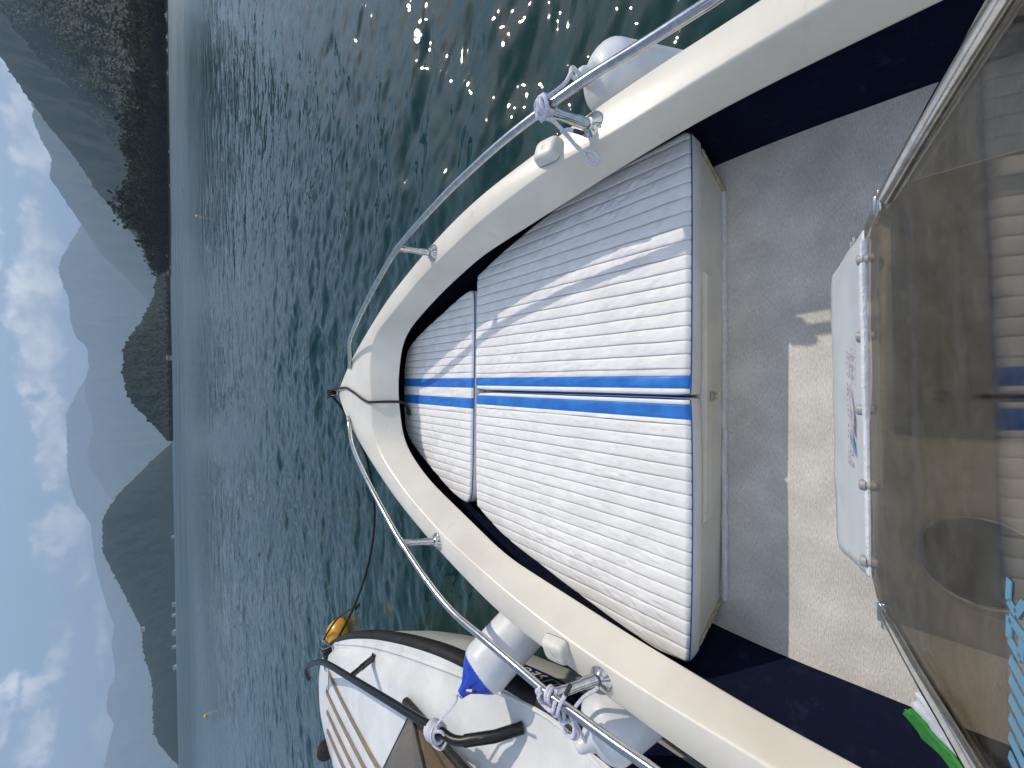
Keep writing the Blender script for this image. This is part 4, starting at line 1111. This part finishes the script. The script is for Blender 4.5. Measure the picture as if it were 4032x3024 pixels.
# ------------------------------------------------------------------ towel by the windscreen frame
tow = empty('towel', (-.60, .01, .68), 'green and white towel hanging beside the steel windscreen tube on the port side', 'towel')
def cloth(quad, mat, name, seed, nu=22, nv=16):
    a, b, c, d = [Vector(q) for q in quad]
    rows = []
    for i in range(nu):
        u = i / (nu - 1); row = []
        for j in range(nv):
            v_ = j / (nv - 1)
            p = (a.lerp(b, u)).lerp(d.lerp(c, u), v_)
            w = .010 * fbm(u * 3 + seed, v_ * 3, 1) + .004 * fbm(u * 9, v_ * 9, seed)
            row.append(p + Vector((.3, .8, .5)) * w)
        rows.append(row)
    mb = MB(); lattice(mb, rows); o = mb.build(name, mat, tow, True, 80)
    s_ = o.modifiers.new('thickness', 'SOLIDIFY'); s_.thickness = .004
    return o
cloth([(-.500, .036, .745), (-.600, .044, .655), (-.672, -.071, .736), (-.590, -.083, .862)], TOWELW, 'white_half', 3)
cloth([(-.602, .049, .648), (-.690, .065, .540), (-.771, -.052, .603), (-.688, -.061, .715)], GREEN, 'green_half', 6)
# ------------------------------------------------------------------ fenders
def axis_pt(p0, p1, t): return Vector(p0).lerp(Vector(p1), t)
def fender_body(p0, p1, r, ln, parent, tip=None):
    """rounded cylinder whose eye is at p0 and which runs towards p1"""
    ax = (Vector(p1) - Vector(p0)).normalized()
    prof = [(0, .012), (.012, .020), (.030, .024), (.045, .034)]
    for a in np.linspace(.12, 1, 10): prof.append((.045 + r * .75 * (1 - math.cos(a * math.pi / 2)), max(.034, r * math.sin(a * math.pi / 2))))
    z0 = prof[-1][0]
    for t in np.linspace(.1, 1, 8): prof.append((z0 + (ln - 2 * z0) * t, r))
    for t, rr in list(reversed(prof[:14])): prof.append((ln - t, rr))
    mb = MB(); lathe(mb, p0, p1, prof, 40)
    return mb.build('body', FENW, parent, True, 60), ax
def rope_mesh(name, pts, r, mat, parent, n=80, seg=10, braid=.12):
    mb = MB(); tube(mb, spline(pts, n), r, seg, braid=braid)
    return mb.build(name, mat, parent, True, 80)
def coil(center, axis, r, pitch, turns, phase=0.0):
    ax = Vector(axis).normalized(); u = ax.orthogonal().normalized(); w = ax.cross(u)
    return [Vector(center) + ax * (pitch * (i / 16)) + u * (math.cos(phase + i / 16 * 2 * math.pi) * r) + w * (math.sin(phase + i / 16 * 2 * math.pi) * r) for i in range(int(turns * 16) + 1)]

# starboard fender, hung outside the hull from the rail by the middle stanchion
e0 = Vector((.975, .755, .676)); e1 = Vector((1.045, .585, .20))
fs = empty('fender', e0, 'greyish white fender over the starboard side, knotted to the rail with lilac white cord', 'fender', 'boat fenders')
b, ax = fender_body(e0, e1, .104, .56, fs)
mb = MB(); ring = [e0 - ax * .012 + Vector((math.cos(a) * .016, .004, math.sin(a) * .016)) for a in np.linspace(0, 2 * math.pi, 25)[:-1]]
tube(mb, ring, .006, 8, closed=True); mb.build('eye', FENW, fs)
mb = MB(); ra = Vector(G['rail_s'][10]); rt = Vector((.01, 1, 0)).normalized()
tube(mb, spline(coil(ra - rt * .022, rt, .0185, .0105, 4), 130), .0062, 10, braid=.14)
tube(mb, spline(coil(ra - rt * .012 + Vector((.004, 0, .002)), rt, .0265, .011, 2, 1.0), 80), .0062, 10, braid=.14)
tube(mb, spline([ra + Vector((-.010, .018, .020)), ra + Vector((-.022, .024, .012)), ra + Vector((-.026, .010, .006)), ra + Vector((-.020, -.014, .014)), ra + Vector((.000, -.020, .026)), ra + Vector((.016, -.006, .026)), ra + Vector((.010, .020, .024)), ra + Vector((-.012, .028, .012)), ra + Vector((-.028, .022, -.006))], 90), .0064, 10, braid=.14)
for k, dy in enumerate((0, .010)):   # two parts leading out to the fender's eye
    tube(mb, spline([ra + Vector((.012, .02 - dy, .010)), ra + Vector((.040, .015 - dy * .6, -.012)), ra + Vector((.10, -.008, -.072)), e0 - ax * .012 + Vector((0, dy * .5, .012))], 50), .0058, 10, braid=.12)
mb.build('rope', ROPEW, fs)
tails = MB()
t0 = ra + Vector((-.026, .016, .004))
tail = [t0, ra + Vector((-.030, .002, -.006)), (.772, .758, .788), (.754, .750, .760), (.736, .741, .744), (.718, .732, .730), (.702, .721, .716)]
tube(tails, spline(tail, 70), .0060, 10, braid=.12)
loop = [(.702, .720, .708), (.689, .714, .702), (.668, .706, .692), (.655, .688, .688), (.664, .676, .688), (.684, .686, .694), (.696, .704, .702), (.700, .722, .706)]
tube(tails, spline(loop, 60), .0054, 10, braid=.12)
tube(tails, spline([(.752, .753, .766), (.745, .728, .765), (.734, .708, .760)], 24), .0056, 10, braid=.12)
tails.build('rope_tail', ROPEW, fs)
mb = MB(); tube(mb, spline([(.734, .708, .760), (.726, .696, .756), (.717, .684, .752)], 14), .0060, 10); mb.build('whipping', INK, fs)

# port fender with the blue end, tied to the neighbour's black rail
p0 = Vector((-1.322, 1.389, .75)); p1 = Vector((-1.075, 1.285, .42))
fb = empty('fender', p0, 'white fender with a blue pointed end, between the two hulls, tied to the black rail', 'fender', 'boat fenders')
ax = (p1 - p0).normalized()
prof = [(.115, .098)]
for t in np.linspace(.08, 1, 7): prof.append((.115 + .04 * t, .098 + .013 * math.sin(t * math.pi / 2)))
for t in np.linspace(.2, 1, 7): prof.append((.155 + .26 * t, .111))
for a in np.linspace(.15, 1, 8): prof.append((.415 + .10 * math.sin(a * math.pi / 2), max(.02, .111 * math.cos(a * math.pi / 2) ** .6)))
mb = MB(); lathe(mb, p0, p1, prof, 40); mb.build('body', FENW, fb, True, 60)
seg = 48; rows = []
u = ax.orthogonal().normalized(); w = ax.cross(u)
for t, r in ((0, .010), (.008, .018), (.022, .022), (.040, .028), (.058, .044), (.075, .062), (.092, .080), (.106, .092), (.116, .0985), (.1175, .0995)):
    row = []
    for k in range(seg + 1):
        a = 2 * math.pi * k / seg
        fl = 1 + .13 * math.sin(6 * a) * math.exp(-((t - .052) / .026) ** 2)
        row.append(p0 + ax * t + u * (math.cos(a) * r * fl) + w * (math.sin(a) * r * fl))
    rows.append(row)
mb = MB(); lattice(mb, rows); mb.add([p0 + u * .010 * math.cos(k) + w * .010 * math.sin(k) for k in np.linspace(0, 6.0, 12)], [tuple(range(12))]); mb.build('end_cap', FENB, fb, True, 60)
nk = Vector(G['n_knot'][0])
mb = MB(); tube(mb, spline([p0 + Vector((.008, .006, .012)), p0 - ax * .012, p0 + Vector((-.06, .035, .010)), nk + Vector((.09, -.055, -.004)), nk + Vector((.022, -.012, .012))], 50), .0044, 8, braid=.12)
rd = (Vector(G['n_rail'][8]) - Vector(G['n_rail'][9]))
rdir = (Vector((-1.583, 1.708, .799)) - Vector((-1.527, 1.487, .776))).normalized()
tube(mb, spline(coil(p0 + ax * .004, ax, .014, .006, 2.5), 60), .0046, 8)
tube(mb, spline(coil(nk - rdir * .040, rdir, .0295, .0098, 8), 220), .0058, 8, braid=.12)
tube(mb, spline(coil(nk - rdir * .030, rdir, .0365, .0105, 5, 2.0), 160), .0058, 8, braid=.12)
tube(mb, spline([nk + Vector((.03, -.03, .02)), nk + Vector((.035, -.06, .0)), nk + Vector((.0, -.075, -.012)), nk + Vector((-.045, -.05, .0)), nk + Vector((-.05, -.01, .012)), nk + Vector((-.03, .02, .02))], 50), .0058, 8, braid=.12)
mb.build('rope', ROPEW, fb)
mb = MB(); tube(mb, spline([p0 + Vector((.03, -.03, -.02)), p0 + Vector((.06, -.075, -.01)), p0 + Vector((.075, -.095, -.004))], 16), .005, 8); mb.build('rope_tail', ROPEW, fb)
mb = MB(); tube(mb, [p0 + Vector((.075, -.095, -.004)), p0 + Vector((.085, -.115, -.002))], .0054, 8); mb.build('whipping', INK, fb)

# aft port fender, plain white, half hidden under the gunwale
q0 = Vector((-1.165, .79, .70)); q1 = Vector((-1.085, .70, .45))
fw = empty('fender', q0, 'plain white fender with lashed cord, below the port rail by the round stanchion foot', 'fender', 'boat fenders')
b, ax2 = fender_body(q0, q1, .105, .50, fw)
mb = MB(); rp = Vector(G['rail_p'][10]) + Vector((.003, -.02, 0)); rt2 = Vector((.01, 1, 0)).normalized()
tube(mb, spline(coil(rp - rt2 * .012, rt2, .0190, .012, 2.2, 1.0), 80), .0055, 10, braid=.14)
tube(mb, spline([rp + Vector((.012, .03, .015)), rp + Vector((-.004, .048, .016)), rp + Vector((-.030, .045, .004)), rp + Vector((-.050, .018, -.004)), rp + Vector((-.046, -.016, .004)), rp + Vector((-.016, -.036, .014)), rp + Vector((.022, -.052, .016)), rp + Vector((.050, -.066, .012))], 90), .0060, 10, braid=.14)
tube(mb, spline([rp + Vector((.006, .028, .020)), rp + Vector((-.016, .036, .020)), rp + Vector((-.038, .026, .010)), rp + Vector((-.040, -.002, .008)), rp + Vector((-.018, -.022, .020)), rp + Vector((.010, -.030, .020))], 80), .0060, 10, braid=.14)
k0 = rp + Vector((-.075, -.020, -.022))
tube(mb, spline([rp + Vector((-.018, -.030, .006)), rp + Vector((-.048, -.012, -.012)), k0 + Vector((.0, .012, 0)), k0 + Vector((-.024, -.006, -.004)), k0 + Vector((-.030, -.040, -.006)), k0 + Vector((.0, -.058, -.004)), k0 + Vector((.024, -.036, .006)), k0 + Vector((.004, -.012, .010)), k0 + Vector((-.022, -.024, .008)), k0 + Vector((-.012, -.046, .006)), k0 + Vector((.020, -.050, .004)), k0 + Vector((.052, -.034, .008)), k0 + Vector((.046, -.012, .006)), k0 + Vector((.01, -.02, .010))], 150), .0058, 10, braid=.14)
tube(mb, spline([q0 + Vector((.02, -.02, -.02)), (-1.06, .80, .705), (-1.0, .775, .690), (-.965, .742, .672), (-.945, .725, .660)], 50), .0058, 10, braid=.14)
mb.build('rope', ROPEW, fw)
mb = MB(); tube(mb, [rp + Vector((.050, -.066, .012)), rp + Vector((.068, -.074, .010)), rp + Vector((.082, -.080, .008))], .0064, 10); mb.build('whipping', INK, fw)

# ------------------------------------------------------------------ mooring lines
mb = MB()
br = [(-.062, 3.17, .735), (-.030, 3.16, .742), (-.012, 3.10, .712), (-.006, 3.00, .698), (-.006, 2.88, .699), (-.040, 2.72, .700), (-.078, 2.58, .701), (-.097, 2.475, .701), (-.099, 2.435, .684), (-.098, 2.380, .62), (-.102, 2.330, .548), (-.120, 2.355, .50), (-.150, 2.385, .468), (-.168, 2.392, .462), (-.160, 2.372, .464)]
tube(mb, spline(br, 140), .0085, 10, braid=.12)
tube(mb, spline(coil((-.075, 3.15, .72), (1, .1, 0), .022, .016, 3.2), 90), .0085, 10, braid=.12)
tube(mb, spline([(-.16, 2.392, .464), (-.185, 2.375, .468), (-.178, 2.36, .472), (-.155, 2.375, .474)], 30), .0095, 10)
o = mb.build('mooring_rope', ROPEB, None); tag(o, 'short black rope led from the bow roller over the foredeck onto the front cushion', 'rope')
mb = MB(); ln = [(-.075, 3.14, .715)] + list(G['line'])[1:-1] + [(-2.24, 3.50, .66), (-2.262, 3.46, .685)]
tube(mb, smooth_line(spline(ln, 120), 140, 6), .0105, 10, braid=.12)
o = mb.build('mooring_rope', ROPEB, None); tag(o, 'long black rope sagging over the water from our bow to the other bow', 'rope')

# ------------------------------------------------------------------ the neighbouring boat
nb = empty('motorboat', (-2.6, 1.5, 0), 'white decked motorboat with black tube rail and teak strips moored alongside to port', 'boat')
XC = -2.66
edge = [(-1.30, -1.2, .500), (-1.31, -.4, .505), (-1.315, .3, .515), (-1.325, .75, .520), (-1.342, 1.077, .526)] + [G['n_edge'][k] for k in (12, 11, 10, 9, 8, 7, 6, 5, 4)] + [(-2.36, 3.70, .645), (-2.50, 3.77, .648), (XC, 3.81, .65)]
ed = smooth_line(edge, 90, 6)
def crown_z(x, y, zed, xe):
    hw = abs(xe - XC); t = 1 - min(1, abs(x - XC) / max(hw, 1e-3))
    z = zed + .012 + .115 * min(1, hw / 1.0) * math.sin(min(1, t * 1.25) * math.pi / 2)
    if t > .12: z += .030 * min(1, (t - .12) / .02) * min(1, hw / .4)
    return z
rows = []
for e in ed:
    hw = e[0] - XC; row = []
    tt = sorted(set(list(np.linspace(0, 1, 40)) + [.12, .13, .14, .15]))
    for t in tt:
        x = e[0] - hw * 2 * t * 1.0
        row.append((x, e[1] if True else 0, crown_z(x, e[1], e[2], e[0])))
    rows.append(row)
mb = MB(); lattice(mb, rows)
mb.build('deck', GELW, nb, True, 35)
rows = []; rub = []
both_e = [tuple(q) for q in ed] + [(2 * XC - q[0], q[1], q[2]) for q in ed[::-1][1:]]
E_ = np.array(both_e)
tg = np.gradient(E_, axis=0); nn = np.stack([tg[:, 1], -tg[:, 0], np.zeros(len(E_))], 1); nn /= np.linalg.norm(nn, axis=1)[:, None] + 1e-9
cc_ = np.array([XC, 1.0, 0])
for k in range(len(E_)):
    n_ = nn[k] if np.dot(nn[k], E_[k] - cc_) > 0 else -nn[k]
    zz = np.array([0, 0, 1.0]); p = E_[k]
    rub.append([p + zz * .014, p + n_ * .016 + zz * .012, p + n_ * .032 + zz * .0, p + n_ * .036 - zz * .03, p + n_ * .030 - zz * .06, p + n_ * .010 - zz * .075, p - zz * .07])
    rows.append([p - zz * .06 + n_ * .004, p - zz * .10 - n_ * .004, p - zz * .24 - n_ * .05, p - zz * .42 - n_ * .12, p - zz * .60 - n_ * .26])
mb = MB(); lattice(mb, rub); mb.build('rub_rail', RUBBER, nb, True, 50)
mb = MB(); lattice(mb, rows); nh = mb.build('hull', GELW, nb, True, 60)
# navy name panel on the hull side
def hull_pt(y, dz, off):
    k = int(np.argmin(np.abs(ed[:, 1] - y))); k = max(1, min(k, len(ed) - 2))
    a, b = ed[k - 1], ed[k + 1]; f = (y - a[1]) / (b[1] - a[1]); p = a + (b - a) * f
    t = b - a; n_ = np.array([t[1], -t[0], 0]); n_ /= np.linalg.norm(n_)
    if n_[0] < 0: n_ = -n_
    ins = np.interp(dz, [.10, .24, .42, .60], [-.004, -.05, -.12, -.26])
    return Vector(p - np.array([0, 0, dz]) + n_ * (ins + off))
mb = MB(); lattice(mb, [[hull_pt(y, dz, .004) for dz in np.linspace(.085, .235, 6)] for y in np.linspace(.2, 1.62, 40)])
npn = mb.build('name_panel', NAMEP, nb, True, 60)
def text_mesh(s, size, shear=0.0):
    c = bpy.data.curves.new('lettering', 'FONT'); c.body = s; c.size = size; c.shear = shear; c.extrude = .0004; c.offset = .0008; c.space_character = 1.15
    o = bpy.data.objects.new('tmp_text', c); COL.objects.link(o)
    dg = bpy.context.evaluated_depsgraph_get(); me = bpy.data.meshes.new_from_object(o.evaluated_get(dg))
    v = [tuple(q.co) for q in me.vertices]; f = [tuple(p.vertices) for p in me.polygons]
    bpy.data.objects.remove(o); bpy.data.meshes.remove(me); bpy.data.curves.remove(c)
    return v, f
tv, tf = text_mesh('ALISEOC', .098)
mb = MB(); y0 = 1.125
mb.add([hull_pt(y0 + x * .92, .205 - y, .0065 + z) for x, y, z in tv], tf); mb.build('lettering', LETTER, npn, False)
def deck_z(x, y):
    k = int(np.argmin(np.abs(ed[:, 1] - y))); return crown_z(x, y, ed[k][2], ed[k][0])
# raised moulding along the deck edge and teak strips by the bow
mb = MB(); sl = smooth_line(spline([(x, y, 0) for x, y, z in G['n_seam']] + [(-1.40, .5, 0), (-1.40, -1, 0)], 70), 80, 6)
tube(mb, [(x, y, deck_z(x, y) + .003) for x, y, z in sl], .010, 8); mb.build('deck_moulding', GELW, nb)
for xa, ya in ((-2.325, 3.34), (-2.475, 3.36), (-2.625, 3.34), (-2.775, 3.34)):
    rows = []
    for y in np.linspace(ya, 2.1, 30):
        w_ = .020; g = (y - 2.1) / 1.2
        x = xa + .012 * g
        rows.append([(x - w_ * (1 - .35 * g), y, deck_z(x, y) + .002), (x - w_ * .8, y, deck_z(x, y) + .010), (x + w_ * .8, y, deck_z(x, y) + .010), (x + w_ * (1 - .35 * g), y, deck_z(x, y) + .002)])
    mb = MB(); lattice(mb, rows); mb.build('teak_strip', TEAK, nb, True, 60)
# low cabin front with brown windows
c1 = Vector(G['n_ws'][0]); c2 = Vector(G['n_ws'][1]); c3 = Vector(G['n_ws'][2]); c4 = Vector(G['n_ws'][3])
c1.z = deck_z(c1.x, c1.y) + .004; c2.z = deck_z(c2.x, c2.y) + .004
up1 = Vector((-1.60, 1.55, .86)); 
fr_n = Vector((.45, .65, .6)).normalized()
mb = MB()
aft_in = Vector((-2.30, 1.05, 1.06)); top_front = Vector((-1.72, 1.02, .99)); side_low = Vector((-1.50, .55, .75)); side_aft = Vector((-1.62, .10, 1.02))
slab(mb, [c1, c2, Vector((-2.9, 2.30, .75)), Vector((-2.9, 1.05, 1.07)), top_front], (0, .5, .8), .005)
wnd = mb.build('cabin_windscreen', TINT2, nb, False)
mb = MB(); slab(mb, [c1 + Vector((.006, -.01, 0)), top_front + Vector((.008, 0, 0)), side_aft, Vector((-1.50, .10, .74))], (1, .2, .5), .004); mb.build('side_window', TINT2, wnd, False)
mb = MB()
tube(mb, spline([c1 + Vector((.035, .05, .012)), c1.lerp(Vector((-1.50, .10, .74)), .3), c1.lerp(Vector((-1.50, .10, .74)), .7), Vector((-1.495, .05, .74)), (-1.49, -.8, .74)], 40), .021, 10, flat=.8)
tube(mb, [c1, top_front], .008, 8)
tube(mb, [c1 + Vector((0, 0, .004)), c2 + Vector((0, 0, .004)), (-2.9, 2.3, .755)], .004, 8)
mb.build('window_frame', RUBBER, wnd, True, 60)
mb = MB(); prism(mb, [(-1.60, .10), (-1.85, 1.5), (-2.9, 1.8), (-3.5, 1.5), (-3.6, .1)], .60, .74); mb.build('cabin_top', BOXW, nb, False)
# black tube rail
rl = [Vector(p) for p in G['n_rail']]
rl[0] = Vector((-2.36, 3.46, .84)); rl[-1].z = deck_z(rl[-1].x, rl[-1].y) + .004; rl[-2].z = (rl[-3].z + rl[-1].z) / 2 + .01
rq = smooth_line(spline(rl, 130), 150, 3)
mb = MB(); tube(mb, rq, .0185, 16); tube(mb, [rq[-16], rq[-8], rq[-1]], .0225, 16)
nr_ = mb.build('bow_rail', BLACKT, nb, True, 60)
s0, s1 = Vector(G['n_st'][0]), Vector(G['n_st'][1]); s1.z = deck_z(s1.x, s1.y)
mb = MB(); tube(mb, [s0, s0.lerp(s1, .45)], .0165, 14); tube(mb, [s0.lerp(s1, .45), s1], .0195, 14); lathe(mb, s1, s1 + Vector((0, 0, .02)), [(0, .03), (.004, .028), (.008, .02)], 18)
mb.build('stanchion', BLACKT, nr_, True, 60)
# bow fitting
bf = Vector((-2.25, 3.46, .665)); mb = MB()
box(mb, bf + Vector((.02, .06, 0)), (.035, .10, .008), Matrix.Rotation(.3, 3, 'Z'), bev=.003); box(mb, bf + Vector((0, .08, .03)), (.004, .06, .03), Matrix.Rotation(.3, 3, 'Z'), bev=.002); box(mb, bf + Vector((.045, .07, .03)), (.004, .06, .03), Matrix.Rotation(.3, 3, 'Z'), bev=.002)
lathe(mb, bf + Vector((-.10, -.03, .03)), bf + Vector((-.02, 0, .035)), [(0, .02), (.01, .034), (.04, .036), (.07, .030), (.085, .016)], 20)
mb.build('bow_fitting', STEEL, nb, True, 40)
mb = MB(); tube(mb, spline(coil(bf + Vector((-.02, .02, .02)), (1, .2, .1), .030, .018, 4), 90), .011, 8, braid=.12); mb.build('cleat_lashing', ROPEB, nb)
mb = MB(); tube(mb, spline([(-2.24, 3.36, .72), (-2.50, 3.31, .735), (-2.75, 3.30, .735), (-3.05, 3.32, .72)], 40), .0035, 6); mb.build('lanyard', material('grey_cord', (.16, .15, .14), rough=.8), nb)
mb = MB(); tube(mb, spline([(-2.9, 3.78, .66), (-3.1, 3.95, .52), (-3.5, 4.3, .25), (-4.0, 4.75, -.05)], 40), .011, 8, braid=.12)
o = mb.build('mooring_rope', ROPEB, None); tag(o, 'black rope running forward into the water from the white boat with teak strips', 'rope')
mb = MB(); lathe(mb, (-3.00, 3.46, .72), (-3.06, 3.49, .72), [(0, .05), (.01, .07), (.05, .07), (.06, .05)], 24); mb.build('bow_lamp', RUBBER, nb, True, 60)

# ------------------------------------------------------------------ buoys
def buoy(name, p, r, mat, label, cord):
    o = empty(name, p, label, 'buoy', 'mooring buoys')
    p = Vector(p); mb = MB()
    prof = [(r * (1 - math.cos(a)) * .95, max(.004, r * math.sin(a))) for a in np.linspace(.05, math.pi - .05, 18)]
    lathe(mb, p - Vector((.06, .02, 1)).normalized() * r * -.9, p + Vector((.06, .02, 1)) * -2, prof, 28)
    mb.build('float', mat, o, True, 80)
    mb = MB(); tube(mb, [p + Vector((math.cos(a) * r * .22, 0, r * .95 + math.sin(a) * r * .22)) for a in np.linspace(0, 6.28, 17)[:-1]], r * .06, 8, closed=True)
    mb.build('ring', STEEL, o)
    if cord:
        mb = MB(); tube(mb, spline([p + Vector((.0, 0, r * 1.1)), p + Vector((.18, -.1, r * .7)), p + Vector((.32, -.2, .05)), p + Vector((.62, -.62, -.05))], 40), .012, 8); mb.build('pick_up_line', ROPEB, o)
buoy('mooring_buoy', (-3.21, 5.30, .05), .17, YELLOW, 'large yellow buoy floating just off the bow of the white decked boat', True)
buoy('mooring_buoy', (12.42, 35.4, .04), .11, YELLOW, 'small yellow buoy far out on the starboard side near the tree covered point', False)
buoy('mooring_buoy', (-24.1, 36.6, .04), .13, ORANGE, 'small orange buoy far out on the port side below the broad hill', False)
